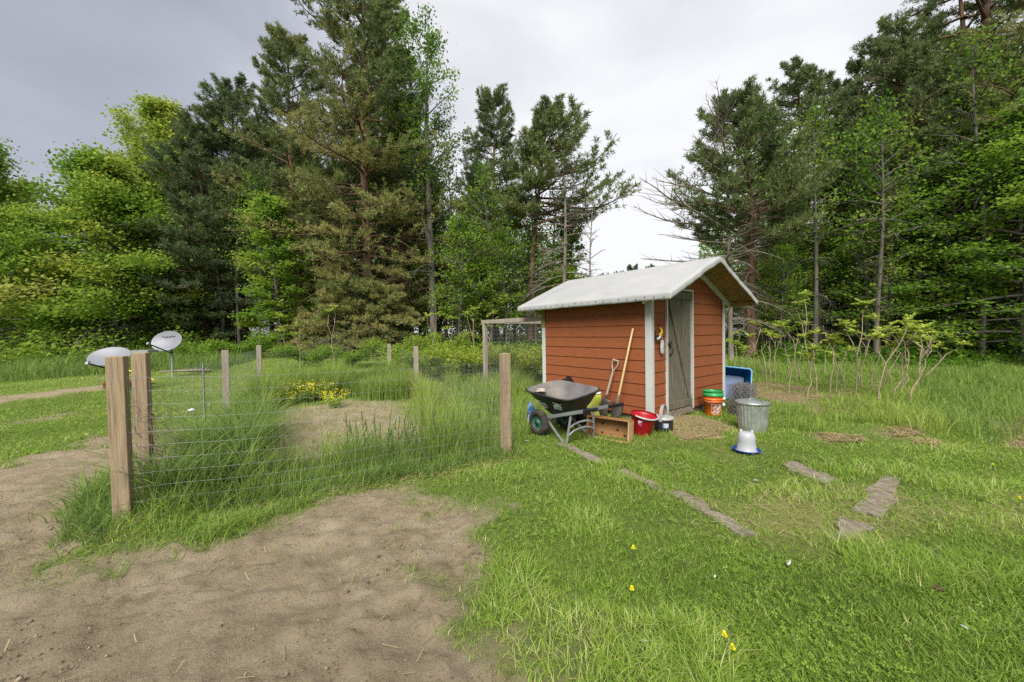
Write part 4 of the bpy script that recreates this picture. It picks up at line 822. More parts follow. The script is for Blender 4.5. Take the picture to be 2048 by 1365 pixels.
# roof: strand board panels and the cover drawn over their edges
b = MB()
for sg in (-1, 1):
    e = SW / 2 + OS
    b.prism([(SW / 2, RZ - .004), (SW / 2 + sg * e, zroof(SW / 2 + sg * e)), (SW / 2 + sg * e, zroof(SW / 2 + sg * e) - .022), (SW / 2, RZ - .026)], -PF, SL + PB, lambda u, w, d: (u, d, w))
roof = b.build('roof', OSB, shed)
b = MB()
for sg in (-1, 1):
    x_ = SW / 2 + sg * (SW / 2 + OS - .05); z_ = zroof(x_) - .065
    b.box(x_ - .02, x_ + .02, -PF + .03, SL + PB - .03, z_ - .04, z_ + .04)
b.build('eave_board', OSB, roof)
def cover():
    e = SW / 2 + OS; us = np.concatenate([[-e - .012] * 4, np.linspace(-e, 0, 26), np.linspace(.0, e, 26)[1:], [e + .012] * 4])
    ud = np.concatenate([[.105, .072, .04, .014], np.zeros(51), [.014, .04, .072, .105]])
    vs = np.concatenate([[-PF - .014] * 4, np.linspace(-PF, SL + PB, 60), [SL + PB + .014] * 4]); vd = np.concatenate([[.10, .07, .04, .014], np.zeros(60), [.014, .04, .07, .10]])
    U, V_ = np.meshgrid(us, vs); DU, DV = np.meshgrid(ud, vd)
    z = RZ + .006 - np.sqrt(U ** 2 + .0009) * SLP + .012
    drop = np.maximum(DU, DV); edge = sst(.30, 0, np.minimum(e - np.abs(U), np.minimum(V_ + PF, SL + PB - V_)))
    wr = (fbm(U * 3.5 + 9, V_ * 3.5, 61, 3) - .45)
    fold = (fbm((V_ + U * .7) * 7, (U - V_ * .2) * 7, 65, 2) - .45)
    X = U + np.sign(U) * (DU > 0) * (.014 * fold + .006) + 0 * U; Y = V_ + np.where(V_ < -PF, -1, np.where(V_ > SL + PB, 1, 0)) * (.022 * fold * 2 + .010)
    z = z - drop * (1 + .18 * fold) + .007 * wr * (.25 + edge) + np.where(drop > 0, 0, .005 * fold * edge)
    ny, nx = U.shape; i = (np.arange(ny - 1)[:, None] * nx + np.arange(nx - 1)[None, :]).ravel()
    me = mesh_np('tarp_cover', np.stack([X.ravel() + SW / 2, Y.ravel(), z.ravel()], 1), np.stack([i, i + 1, i + nx + 1, i + nx], 1), smooth=True)
    o = link('tarp_cover', me, TARP, roof); md = o.modifiers.new('solid', 'SOLIDIFY'); md.thickness = .004; md.offset = 1
    b = MB(); ze = zroof(SW / 2 + e)
    for k in range(22):
        y = -PF + .08 + k * (SL + PF + PB - .16) / 21
        for sg in (-1, 1): b.box(SW / 2 + sg * (e + .022) - .009, SW / 2 + sg * (e + .022) + .009, y - .006, y + .006, ze - .062 + .012 * (k % 3), ze - .050 + .012 * (k % 3))
    b.build('screws', BLACK, roof)
cover()
# hook, yellow clip and white tag hanging between corner trim and door frame
ZH = 1.30
hk = empty('wall_hook', shed.matrix_basis @ Vector((.03, -.038, ZH - .09)), shed.rotation_euler.z, 'black bar hook on the white corner trim beside the door', 'hook')
b = MB(); b.bar((.03, -.008, 0), (.03, -.008, .17), .014, .010); b.bar((.03, -.008, .075), (.16, -.03, .055), .012, .03); b.tube([(.10, -.02, .06), (.125, -.05, .05), (.15, -.03, .075), (.14, -.02, .10)], .006, 6); b.build('bar', BLACK, hk)
b = MB(); b.tube([(.045, -.03, .03), (.09, -.04, .05), (.12, -.045, .085)], [.018, .02, .012], 8); b.build('bolt_cap', plain('white plastic', (.45, .45, .42), .4), hk)
cl = empty('yellow_clip', shed.matrix_basis @ Vector((.21, -.035, ZH + .00)), shed.rotation_euler.z, 'yellow plastic clip hooked above the white hanging tag', 'clip')
b = MB(); b.tube([(-.05, -.01, .0), (-.01, -.02, .02), (.015, -.02, .06), (.0, -.015, .10), (-.02, -.012, .115)], [.014, .017, .018, .016, .012], 8); b.build('clip_body', plain('yellow plastic', (.75, .56, .02), .4), cl)
tg = empty('hanging_tag', shed.matrix_basis @ Vector((.245, -.05, ZH - .30)), shed.rotation_euler.z, 'long white pouch hanging on a string beside the door', 'tag')
b = MB(); b.lathe([(.001, 0), (.03, .006), (.046, .03), (.05, .10), (.048, .17), (.036, .215), (.001, .225)], 20, Matrix.Diagonal((1, .35, 1, 1))); b.build('pouch', mat('white paper pouch', [(.4, (.33, .38, .37)), (.6, (.50, .51, .49))], 14), tg)
b = MB(); b.tube([(0, 0, .22), (.004, 0, .27), (.0, .02, .31)], .003, 5); b.build('string', WHITE, tg)
# ------------------------------------------------------------------ fenced plot
WIRE = mat('galvanised wire', [(.4, (.24, .25, .25)), (.6, (.36, .37, .37))], 30, rough=.45, metal=.5)
fz = empty('garden_fence', (A_[0], A_[1], g1(*A_)), 0, 'square timber posts strung with galvanised wire mesh round the weedy plot', 'fence')
FD = math.atan2(1.57, 2.755); fo_ = Vector((A_[0], A_[1], g1(*A_)))
def post(p, htop, rz, m, wdt=.095, lean=(0, 0), lab=None):
    b = MB(); z0 = g1(p[0], p[1]); b.box(-wdt / 2, wdt / 2, -wdt / 2, wdt / 2, -.3, htop); o = b.build('post', m, fz, Vector((p[0], p[1], z0)) - fo_, (lean[0], lean[1], rz), bevel=.006, label=lab); return o
LB = A_ + GV; RB = R_ + GV * .98
PL = A_ + GV * .52; PR = R_ + GV * .52
def postfit(px, ytop, Y, rz, m, w_=.095, **k):
    p = at(px, ytop, Y); return post((p.x, p.y), p.z - g1(p.x, p.y), rz, m, w_, **k)
postfit(236, 713, 2.74, FD - .02, POSTW, .097, lean=(0, -.006)); postfit(281, 706, 3.2, FD - .06, POSTW, .097)
postfit(1009, 707, 4.31, FD, POSTW, .095, lean=(0, .004)); postfit(450, 701, 6.3, FD + .1, GREYP, .095); postfit(517.5, 691, 8.95, FD, GREYP, .095)
postfit(831.5, 693, 8.1, FD - .1, GREYP, .09); postfit(778, 688, 10.9, FD, GREYP, .085)
def wirewall(P0, P1, h, dx=.051, dz=.102, r1=.0010, r2=.0007, seed=0, sag=.01, zb=.03):
    r = np.random.default_rng(seed); P0, P1 = np.array(P0), np.array(P1); Ln = np.hypot(*(P1 - P0)); n = max(8, int(Ln / .2)); s = np.linspace(0, 1, n + 1)
    X, Y = P0[0] + (P1 - P0)[0] * s, P0[1] + (P1 - P0)[1] * s; nv = np.array([-(P1 - P0)[1], (P1 - P0)[0]]) / Ln; bow = .02 * np.sin(s * 9 + seed) + .015 * np.sin(s * 23)
    X, Y = X + nv[0] * bow, Y + nv[1] * bow; Z0 = gh(X, Y); Z0 = np.convolve(np.pad(Z0, 3, 'edge'), np.ones(7) / 7, 'valid')
    hs = np.arange(int(h / dz) + 1) * dz + zb
    Pz = np.stack([np.broadcast_to(X, (len(hs), n + 1)), np.broadcast_to(Y, (len(hs), n + 1)), Z0[None] + hs[:, None] + sag * np.sin(s * 11 + hs[:, None] * 3)[...] * .5], -1)
    V, Q = [], []; v, q = tubes(Pz, np.full(Pz.shape[:2], r1), 4); V.append(v); Q.append(q); o = len(v)
    sv = np.arange(dx / Ln, 1, dx / Ln); xv, yv, zv = np.interp(sv, s, X), np.interp(sv, s, Y), np.interp(sv, s, Z0)
    hh = np.linspace(zb, hs[-1], 6); jit = r.normal(0, .002, (len(sv), 6))
    Pv = np.stack([xv[:, None] + jit * (P1 - P0)[0] / Ln, yv[:, None] + jit * (P1 - P0)[1] / Ln, zv[:, None] + hh[None] + np.broadcast_to(sag * .5 * np.sin(sv[:, None] * 11 + hh[None] * 3), (len(sv), 6))], -1)
    v, q = tubes(Pv, np.full(Pv.shape[:2], r2), 3); V.append(v); Q.append(q + o)
    return np.concatenate(V), np.concatenate(Q)
off = np.array([.49, -.87]) * .052; sd_ = np.array([-.87, -.49]) * .052
for a_, b_, h_, k in ((A_ + off + sd_ * .8, R_ + off - sd_, 1.06, 1), (A_ + off * .3 + sd_, LB + sd_, 1.04, 2), (R_ - sd_, RB - sd_, 1.0, 3), (LB - off, RB - off, 1.05, 4)):
    v, q = wirewall(a_, b_, h_, seed=k); v = v - np.array(fo_); link('wire_mesh', mesh_np('wire_mesh', v, q, smooth=True), WIRE, fz)
p = at(406, 725, 5.2); b = MB(); b.bar((0, 0, -.2), (0, 0, p.z - g1(p.x, p.y)), .02, .012); b.build('steel_stake', WIRE, fz, Vector((p.x, p.y, g1(p.x, p.y))) - fo_)
# bare vine dried into the wire by the gate posts
def dryvine():
    r = np.random.default_rng(8); n = 130; s = r.uniform(.0, .09, n); u = r.normal(.0, .03, n)
    x = A_[0] + GV[0] * (s + .04) + u; y = A_[1] + GV[1] * (s + .04) + u; z = gh(x, y) + r.uniform(.05, .85, n)
    d = r.normal(0, .09, (n, 3)); d[:, 2] -= .05; k = np.linspace(0, 1, 4)[None, :, None]
    P = np.stack([x, y, z], 1)[:, None, :] + d[:, None, :] * k + r.normal(0, .015, (n, 4, 3)); v, q = tubes(P, np.full((n, 4), .0022), 3)
    tag(link('dry_vine', mesh_np('dry_vine', v, q), STEM), 'dead brown vine tangled in the side wire behind the front posts', 'vine', kind='stuff')
dryvine()
# ------------------------------------------------------------------ run behind the shed
run = empty('chicken_run', (SN.x, SN.y, 0), math.atan2(SA.y, SA.x), 'silvered timber run frame with wire joined to the shed back', 'enclosure')
ZB, Y0, Y1 = 1.60, SL + .07, SL + 2.25
for x_ in (.02, SW - .02):
    wp = shed.matrix_basis @ Vector((x_, Y1 - .05, 0)); b = MB(); b.box(x_ - .045, x_ + .045, Y1 - .095, Y1 - .005, g1(wp.x, wp.y) - .2, ZB - .002); b.build('post', GREYP, run, bevel=.005)
for bx_ in ((-.03, .06, Y0, Y1 + .04, ZB, ZB + .09), (SW - .06, SW + .03, Y0, Y1 + .04, ZB, ZB + .09), (.062, SW - .062, Y1 - .05, Y1 + .035, ZB + .002, ZB + .088), (.062, SW - .062, Y0 + .003, Y0 + .085, ZB - .02, ZB + .06)):
    b = MB(); b.box(*bx_); b.build('beam', GREYP, run, bevel=.005)
inv = (Matrix.Translation((SN.x, SN.y, 0)) @ Matrix.Rotation(math.atan2(SA.y, SA.x), 4, 'Z')).inverted()
for (a0, b0), (a1, b1) in (((-.03, Y0), (-.03, Y1)), ((-.03, Y1), (SW, Y1)), ((SW + .03, Y0), (SW + .03, Y1))):
    q0, q1 = shed.matrix_basis @ Vector((a0, b0, 0)), shed.matrix_basis @ Vector((a1, b1, 0))
    v, q = wirewall(q0[:2], q1[:2], 1.5, .05, .10, .0012, .0010, 9); R3 = np.array(inv.to_3x3()); v = (v - np.array((SN.x, SN.y, 0))) @ R3.T
    link('wire_mesh', mesh_np('wire_mesh', v, q, smooth=True), WIRE, run)
# ------------------------------------------------------------------ wheelbarrow
POLY = mat('black poly tray', [(.3, (.014, .015, .014)), (.7, (.030, .032, .030))], 8, rough=.42, dirt=(.09, .08, .065), dscale=3, dlo=.55, dhi=.9)
TRAYIN = mat('dusty tray inside', [(.3, (.085, .082, .08)), (.6, (.16, .15, .14)), (.8, (.23, .205, .175))], 4, rough=.85, dirt=(.25, .20, .15), dscale=3.5)
STEEL = plain('grey painted steel', (.22, .23, .23), .45, .2); RUB = mat('tyre rubber', [(.3, (.016, .015, .014)), (.7, (.05, .043, .036))], 12, rough=.9, dirt=(.12, .09, .06), dscale=5)
GRN = plain('green wheel rim', (.03, .12, .075), .45)
ax, la = Vector((.6, -.8, 0)), Vector((.8, .6, 0)); W1 = Vector((.345, 5.1, 0)); wc = W1 + la * .25
wb = empty('wheelbarrow', (wc.x, wc.y, g1(wc.x, wc.y)), math.atan2(-.8, .6), 'black poly wheelbarrow with grey frame beside the left shed wall', 'wheelbarrow')
def rrect(x0, x1, y, r, n=7):
    P = []
    for cx, cy, a0 in ((x1 - r, y - r, 0), (x0 + r, y - r, PI / 2), (x0 + r, -y + r, PI), (x1 - r, -y + r, 1.5 * PI)):
        P += [(cx + r * math.cos(a0 + k * PI / 2 / n), cy + r * math.sin(a0 + k * PI / 2 / n)) for k in range(n + 1)]
    return P
def ring(x0, x1, y, r, z0, z1): return [Vector((a, c, z0 + (z1 - z0) * (a - x0) / (x1 - x0) + max(0, z0 - .45) * .22 * c / .33)) for a, c in rrect(x0, x1, y, r)]
RO = [ring(.08, .43, .17, .09, .305, .305), ring(-.10, .54, .26, .12, .475, .46), ring(-.245, .625, .325, .17, .617, .575), ring(-.268, .648, .348, .19, .624, .582), ring(-.272, .652, .352, .19, .637, .595), ring(-.250, .630, .330, .17, .644, .602)]
RI = [ring(-.250, .630, .330, .17, .644, .602), ring(-.222, .605, .308, .16, .627, .585), ring(-.088, .528, .248, .12, .475, .47), ring(.085, .425, .162, .085, .318, .318)]
def loft(b, rs, cap):
    n = len(rs[0]); v = [p for r in rs for p in r]; f = [(i * n + k, i * n + (k + 1) % n, (i + 1) * n + (k + 1) % n, (i + 1) * n + k) for i in range(len(rs) - 1) for k in range(n)]
    b.add(v, f, True); b.add(rs[cap], [list(range(n))])
b = MB(); loft(b, RO, 0); tray = b.build('tray', POLY, wb)
b = MB(); loft(b, RI, -1); b.build('tray_lining', TRAYIN, tray)
def nearside(x, s):                              # point on the near flank: s=0 at the rim .. 1 at the bottom
    top = Vector((x, -.325, .58 - .042 * (x + .245) / .87)); xb = .08 + (x + .245) / .87 * .35; bot = Vector((xb, -.17, .305))
    q = top.lerp(bot, s); nrm = (bot - top).cross(Vector((1, 0, 0))).normalized()
    if nrm.y > 0: nrm = -nrm
    return q + nrm * (.004 + .030 * s * (1 - s))
def decal(me_, name, m, x0, s0, k, parent):      # flat lettering laid on the flank
    for v in me_.vertices: v.co = nearside(x0 + v.co.x * k, s0 - v.co.y * k / .36) + Vector((0, -.0015 - v.co.z, 0))
    return link(name, me_, m, parent)
LBL = plain('cream label print', (.62, .63, .56), .5)
def rectmesh(x0, x1, y0, y1, n=8):
    V = [(x0 + (x1 - x0) * i / n, y, 0) for i in range(n + 1) for y in (y0, y1)]; me_ = bpy.data.meshes.new('print'); me_.from_pydata(V, [], [(2 * i, 2 * i + 2, 2 * i + 3, 2 * i + 1) for i in range(n)]); return me_
decal(text_mesh('YARDWORKS', .046, 0, .0012), 'lettering', LBL, -.02, .48, 1, tray)
b_ = [(-.135, .135, .030, .036), (-.135, .135, -.036, -.030), (-.141, -.135, -.036, .036), (.135, .141, -.036, .036), (-.10, .12, -.062, -.052), (-.07, -.01, .044, .052), (-.02, .05, .055, .063)]
for i, (x0, x1, y0, y1) in enumerate(b_): decal(rectmesh(x0, x1, y0, y1), 'print_line', LBL, -.02, .48, 1, tray)
for x0, x1, y0, y1, m in ((-.095, .095, -.055, .03, plain('white label', (.6, .62, .6), .5)), (-.05, .085, -.047, .012, plain('blue label picture', (.16, .33, .42), .5)), (-.09, .10, .062, .072, LBL), (-.04, .05, .038, .056, LBL)):
    q_ = decal(rectmesh(x0, x1, y0, y1), 'label_print', m, .42, .42, 1, tray)
    if m.name.startswith('blue'):
        for v in q_.data.vertices: v.co.y -= .002
for y in (-.25, .25):
    o = empty('wheel', (0, y, .175)); o.parent = wb; R90 = Matrix.Rotation(PI / 2, 4, 'X')
    b = MB(); b.lathe([(.098, -.042), (.128, -.052), (.160, -.042), (.174, -.018), (.177, 0), (.174, .018), (.160, .042), (.128, .052), (.098, .042), (.098, -.042)], 40, R90, wob=lambda a, z: .012 * (math.sin(20 * a + (1 if z > 0 else 0)) > 0) if abs(z) < .03 else 0); b.build('tyre', RUB, o)
    b = MB(); b.lathe([(.101, -.040), (.101, -.03), (.085, -.018), (.05, -.010), (.032, -.030), (.022, -.046), (.001, -.047)], 28, R90); b.lathe([(.101, .040), (.101, .03), (.085, .018), (.05, .010), (.032, .030), (.022, .046), (.001, .047)], 28, R90); b.build('rim', GRN, o)
    b = MB(); b.lathe([(.001, -.062), (.020, -.060), (.026, -.048), (.026, .048), (.020, .060), (.001, .062)], 14, R90); b.build('hub', BLACK, o)
b = MB(); b.tube([(0, -.25, .175), (0, .25, .175)], .011, 8); b.build('axle', STEEL, wb)
for y in (-.25, .25):
    sg = -1 if y < 0 else 1; zr = lambda x: .225 + .275 * x; yy = y * .80
    b = MB(); b.bar((-.02, yy, zr(-.02)), (.80, y * .92, zr(.80)), .03, .045); b.build('handle_rail', STEEL, wb, bevel=.006)
    b = MB(); b.tube([(.80, y * .92, zr(.80)), (.83, y * .925, zr(.83)), (.97, y * .94, zr(.97)), (1.0, y * .945, zr(1.0))], [.026, .021, .021, .024], 12); b.build('grip', BLACK, wb)
    b = MB(); b.bar((.10, yy, zr(.10) - .02), (.485, y, -.02), .032, .014, up=(0, 1, 0)); b.bar((.56, yy * 1.04, zr(.56) - .02), (.515, y, -.02), .032, .014, up=(0, 1, 0)); b.bar((.47, y, -.012), (.53, y, -.012), .04, .012); b.build('leg', STEEL, wb, bevel=.003)
    b = MB(); b.bar((.0, yy, .19), (.02, yy, .30), .03, .03); b.build('bracket', BLACK, wb, bevel=.004)
for z in (.25, .17):
    b = MB(); b.tube([(.535, -.235, z - .07), (.55, -.15, z - .02), (.56, -.05, z), (.56, .05, z), (.55, .15, z - .02), (.535, .235, z - .07)], .014, 8); b.build('cross_brace', STEEL, wb)
# dried debris lying on the tray lip
def lump(name, loc, s, label, cat, m, seed, amp=.35, group=None, sub=3, rz=0):
    import bmesh
    bm = bmesh.new(); bmesh.ops.create_icosphere(bm, subdivisions=sub, radius=1)
    for v in bm.verts:
        a = v.co; f = 1 + amp * (float(fbm(a.x * 1.7 + seed, a.y * 1.7 + a.z * 2.1, seed, 3)) - .45) * 2
        v.co = Vector((a.x * f * s[0], a.y * f * s[1], max(a.z * f, -.5) * s[2]))
    me_ = bpy.data.meshes.new(name); bm.to_mesh(me_); bm.free(); me_.polygons.foreach_set('use_smooth', [True] * len(me_.polygons))
    o = link(name, me_, m, None, loc, (0, 0, rz)); return tag(o, label, cat, group)
DRY = mat('dried earth', [(.3, (.20, .15, .11)), (.7, (.45, .39, .32))], 16, rough=.95, bump=.6, bscale=40)
wm = wb.matrix_basis
lump('dirt_clod', wm @ Vector((-.13, -.10, .575)), (.085, .06, .03), 'flat dried clod lying at the front lip of the barrow tray', 'clod', DRY, 3, .7)
BAG = plain('black bin liner', (.010, .010, .011), .3, bump=.9, bscale=14)
lump('trash_bag', (.96, 6.35, g1(.96, 6.35) + .25), (.24, .22, .40), 'knotted black bin bag peeking over the barrow tray', 'bag', BAG, 9, .5)
lump('trash_bag', (.98, 5.72, g1(.98, 5.72) + .12), (.22, .2, .22), 'slack black bin bag on the grass under the barrow', 'bag', BAG, 12, .5)
lump('blue_bag', (.27, 5.62, g1(.27, 5.62) + .13), (.07, .07, .22), 'blue and white bag standing behind the near barrow wheel', 'bag', mat('blue bag print', [(.45, (.02, .09, .24)), (.6, (.45, .55, .62))], 5, rough=.4), 15, .3)
# feed bag
fb = empty('feed_bag', (1.27, 6.0, g1(1.27, 6.0)), .45, 'yellow printed feed bag slumped between barrow and shed wall', 'bag')
def pillow(w_, h_, d_, seed):
    n, k = 12, 16; V = []
    for s in (1, -1):
        for j in range(k + 1):
            for i in range(n + 1):
                u, t_ = i / n * 2 - 1, j / k; e = max(0, 1 - u * u) ** .5 * (max(0, 1 - (2 * t_ - 1) ** 4)) ** .5
                V.append((u * w_ / 2 + .01 * math.sin(9 * t_ + seed), s * d_ / 2 * e * (1.15 - .4 * t_) + .03 * math.sin(5 * t_) + .008 * math.sin(14 * u + 9 * t_), t_ * h_))
    f = []
    for s in range(2):
        o = s * (n + 1) * (k + 1); f += [(o + j * (n + 1) + i, o + j * (n + 1) + i + 1, o + (j + 1) * (n + 1) + i + 1, o + (j + 1) * (n + 1) + i) for j in range(k) for i in range(n)]
    return V, f
v, f = pillow(.28, .42, .15, 1); b = MB(); b.add(v, f, True); b.build('sack', mat('yellow sack', [(.35, (.19, .23, .03)), (.5, (.31, .31, .045)), (.62, (.35, .34, .09)), (.72, (.06, .10, .05))], 7, rough=.45), fb)
v, f = pillow(.285, .10, .10, 2); b = MB(); b.add([(a, c, d + .34) for a, c, d in v], f, True); b.build('sack_top', mat('lilac white print', [(.4, (.42, .40, .52)), (.6, (.66, .66, .64))], 12), fb)
# ------------------------------------------------------------------ tools against the wall
ASH = mat('pale ash handle', [(.3, (.42, .29, .12)), (.7, (.60, .44, .22))], 5, (9, 9, .8), .55); OLDA = mat('greyed ash handle', [(.3, (.25, .19, .14)), (.7, (.42, .34, .27))], 5, (9, 9, .8), .8)
BLADE = mat('dull steel blade', [(.3, (.05, .042, .035)), (.7, (.13, .11, .095))], 7, rough=.5, metal=.5)
def along(o, p0, p1):                            # frame with z from p0 towards p1, x kept along the wall
    z = (p1 - p0).normalized(); x = (Vector((SB.x, SB.y, 0)) * -1); x = (x - z * x.dot(z)).normalized(); y = z.cross(x)
    m_ = Matrix((x, y, z)).transposed().to_4x4(); m_.translation = p0; o.matrix_basis = m_; return (p1 - p0).length
def wallp(t_, z, off_): q = SN + SB * t_ - SA * off_; return Vector((q.x, q.y, z))
def blade(w_, h_, tip, curve=.05):
    n, k = 10, 8; V = []
    for j in range(k + 1):
        for i in range(n + 1):
            u, t_ = i / n * 2 - 1, j / k; hw = w_ / 2 * (1 - tip * max(0, .35 - t_) / .35 * abs(u) * 0) ; V.append((u * hw, curve * u * u - .01, t_ * h_ + tip * u * u * .12 * (1 - t_)))
    return V, [(j * (n + 1) + i, j * (n + 1) + i + 1, (j + 1) * (n + 1) + i + 1, (j + 1) * (n + 1) + i) for j in range(k) for i in range(n)]
sh_ = empty('long_shovel', (0, 0, 0), 0, 'shovel with long pale wooden handle leaning on the left wall', 'shovel')
p0 = wallp(.50, .02, .26); p0.z = g1(p0.x, p0.y) + .005; p1 = wallp(.275, 1.415, .045); Ln = along(sh_, p0, p1)
b = MB(); b.tube([(0, 0, .36), (0, 0, Ln - .01), (0, 0, Ln)], [.017, .016, .010], 12); b.build('handle', ASH, sh_)
b = MB(); b.tube([(0, 0, .20), (0, 0, .30), (0, 0, .40)], [.012, .019, .020], 10); b.build('socket', plain('bright steel', (.45, .45, .44), .35, .8), sh_)
v, f = blade(.21, .27, 1); b = MB(); b.add(v, f, True); b.build('blade', BLADE, sh_, solid=.004)
sp_ = empty('garden_spade', (0, 0, 0), 0, 'short worn spade with wooden D grip leaning on the left wall', 'spade')
p0 = wallp(.80, .02, .20); p0.z = g1(p0.x, p0.y) + .005; p1 = wallp(.60, .90, .05); Ln = along(sp_, p0, p1)
b = MB(); b.tube([(0, 0, .36), (0, 0, .50), (0, 0, Ln - .20)], [.022, .021, .017], 12); b.build('shaft', OLDA, sp_)
b = MB(); zt = Ln - .2
for sg in (-1, 1): b.tube([(0, 0, zt), (sg * .02, 0, zt + .04), (sg * .052, 0, zt + .10), (sg * .058, 0, zt + .15), (sg * .045, 0, zt + .185)], [.012, .010, .010, .010, .011], 8)
b.build('d_grip', OLDA, sp_)
b = MB(); b.tube([(-.06, 0, zt + .188), (.06, 0, zt + .188)], .015, 10); b.build('grip_bar', OLDA, sp_)
b = MB(); b.tube([(0, 0, .22), (0, 0, .30), (0, 0, .38)], [.010, .018, .022], 10); b.build('socket', BLADE, sp_)
v, f = blade(.20, .29, .2, .02); b = MB(); b.add(v, f, True); b.build('blade', BLADE, sp_, solid=.004)
# ------------------------------------------------------------------ brown box
BOXW = mat('brown painted board', [(.3, (.22, .105, .038)), (.6, (.33, .17, .065)), (.8, (.40, .23, .10))], 4, (1, 6, 6), .7, dirt=(.14, .075, .035), dscale=4); EDGE = mat('bare board edge', [(.3, (.36, .22, .10)), (.7, (.50, .33, .16))], 6, (1, 5, 5), .8)
p0, p1 = gnd(1172, 873), gnd(1257, 888); lv = p1 - p0; Lx = .575
bx = empty('wooden_box', p0 + Vector((0, 0, -.01)), math.atan2(lv.y, lv.x), 'open brown wooden box lying on its side before the barrow handles', 'box'); bx.rotation_euler.x = -.12
hB, dB, tB = .285, .17, .016
b = MB(); b.box(tB, Lx - tB, dB - tB, dB, tB, hB - tB); b.build('back_panel', BOXW, bx, bevel=.002)
b = MB(); b.box(0, Lx, 0, dB, 0, tB - .0005); b.build('bottom_board', EDGE, bx, bevel=.002)
b = MB(); b.box(0, Lx, 0, dB, hB - tB + .0005, hB); b.build('top_board', BOXW, bx, bevel=.002)
b = MB(); b.box(0, tB - .0005, .001, dB - .001, tB, hB - tB); b.build('side_board', BOXW, bx, bevel=.002)
b = MB(); b.box(Lx - tB + .0005, Lx, .001, dB - .001, tB, hB - tB); b.build('side_board', EDGE, bx, bevel=.002)
b = MB()
for x_, z_ in ((.16, .19), (.16, .07), (.37, .13), (.47, .07)): b.box(x_ - .016, x_ + .016, dB - tB - .003, dB - tB + .002, z_ - .014, z_ + .014)
b.build('slot', plain('dark slot', (.05, .025, .012), .9), bx)
# ------------------------------------------------------------------ buckets
def bucket(name, loc, prof_out, th, m, label, rx=0, ry=0, rz=0, ell=1.0, cat='bucket'):
    o = empty(name, loc, rz, label, cat); o.rotation_euler = (rx, ry, rz); b = MB(); r0 = prof_out[0][0]
    inner = [(r - th, z) for r, z in reversed(prof_out)]; inner[-1] = (inner[-1][0], inner[-1][1] + th)
    b.lathe([(.001, prof_out[0][1])] + prof_out + inner + [(.001, prof_out[0][1] + th)], 40, ell=ell); b.build('bucket_body', m, o); return o
RED = plain('red plastic', (.33, .008, .014), .35, var=.08); GREY = plain('pale grey plastic', (.36, .36, .345), .5)
p = gnd(1287, 874); rb = bucket('red_bucket', p + Vector((0, .1, .0)), [(.115, 0), (.12, .01), (.158, .255), (.163, .262), (.172, .264), (.173, .295), (.166, .300)], .005, RED, 'tilted red bucket with grey bail handle at the white shed corner', rx=.10, ry=.14, rz=-.3, ell=.86)
b = MB(); b.tube([(.182 * math.cos(a), .160 * math.sin(a), .292 - .018 * math.sin((a + 2.2) / 2.6 * PI)) for a in np.linspace(-2.2, .45, 18)], .0115, 8); b.build('bail_handle', GREY, rb)
b = MB(); 
for k in range(6): pass
a0, a1 = -2.0, -1.68; n = 6; V = []
for i in range(n + 1):
    a = a0 + (a1 - a0) * i / n
    for z_ in (.165, .235): r_ = .12 + (.158 - .12) * (z_ - .01) / .245 + .0025; V.append((r_ * math.cos(a), .86 * r_ * math.sin(a), z_))
b.add(V, [(2 * i, 2 * i + 2, 2 * i + 3, 2 * i + 1) for i in range(n)]); b.build('label', mat('red blue white label', [(.42, (.65, .65, .66)), (.5, (.65, .65, .66)), (.54, (.03, .06, .22)), (.62, (.5, .04, .05))], 22), rb)
p = gnd(1333, 867); kb = bucket('black_bucket', p + Vector((0, .1, 0)), [(.112, 0), (.120, .008), (.124, .10), (.126, .185), (.130, .19), (.130, .20)], .004, plain('black rubber pail', (.022, .022, .023), .55), 'small black pail with grey lid and wide strap handle beside the door', rz=.9)
b = MB(); b.lathe([(.134, .180), (.137, .185), (.137, .205), (.128, .210), (.06, .212), (.001, .213)], 36); b.build('lid', GREY, kb)
b = MB(); hp = [(.135 * math.cos(a), 0, .17 + .205 * math.sin(a) * 1.0) for a in np.linspace(-.05, PI + .05, 22)]
for q0, q1 in zip(hp[:-1], hp[1:]): b.bar(q0, q1, .042, .006, up=(q0[0], 0, q0[2] - .17))
b.build('strap_handle', plain('worn grey strap', (.24, .235, .225), .6), kb)
b = MB(); V = []
for i in range(7):
    a = -2.95 + .62 * i / 6
    for z_ in (.075, .140): V.append((.1275 * math.cos(a), .1275 * math.sin(a), z_))
b.add(V, [(2 * i, 2 * i + 2, 2 * i + 3, 2 * i + 1) for i in range(6)]); b.build('label', mat('white label with blue brush', [(.46, (.40, .42, .44)), (.53, (.04, .13, .30))], 12), kb)
ORG = plain('orange plastic', (.55, .115, .012), .38, var=.06); GRNP = plain('green plastic', (.025, .26, .07), .35, var=.06)
p = gnd(1435, 833); ob = bucket('orange_bucket', p + Vector((0, .14, -.01)), [(.130, 0), (.134, .01), (.144, .235), (.150, .236), (.150, .246), (.145, .248), (.146, .268), (.153, .270), (.153, .282), (.147, .284), (.149, .322), (.154, .324), (.154, .332)], .004, ORG, 'orange bucket with white square logo at the right of the door', rz=0)
gbk = bucket('green_bucket', p + Vector((0, .14, .02)), [(.120, .05), (.142, .285), (.150, .300), (.158, .302), (.158, .338), (.150, .340), (.150, .375), (.158, .377), (.158, .388), (.152, .390)], .004, GRNP, 'bright green bucket nested inside the orange one')
th0 = math.atan2(-ob.location.y, -ob.location.x) + .42        # logo faces a little right of the camera
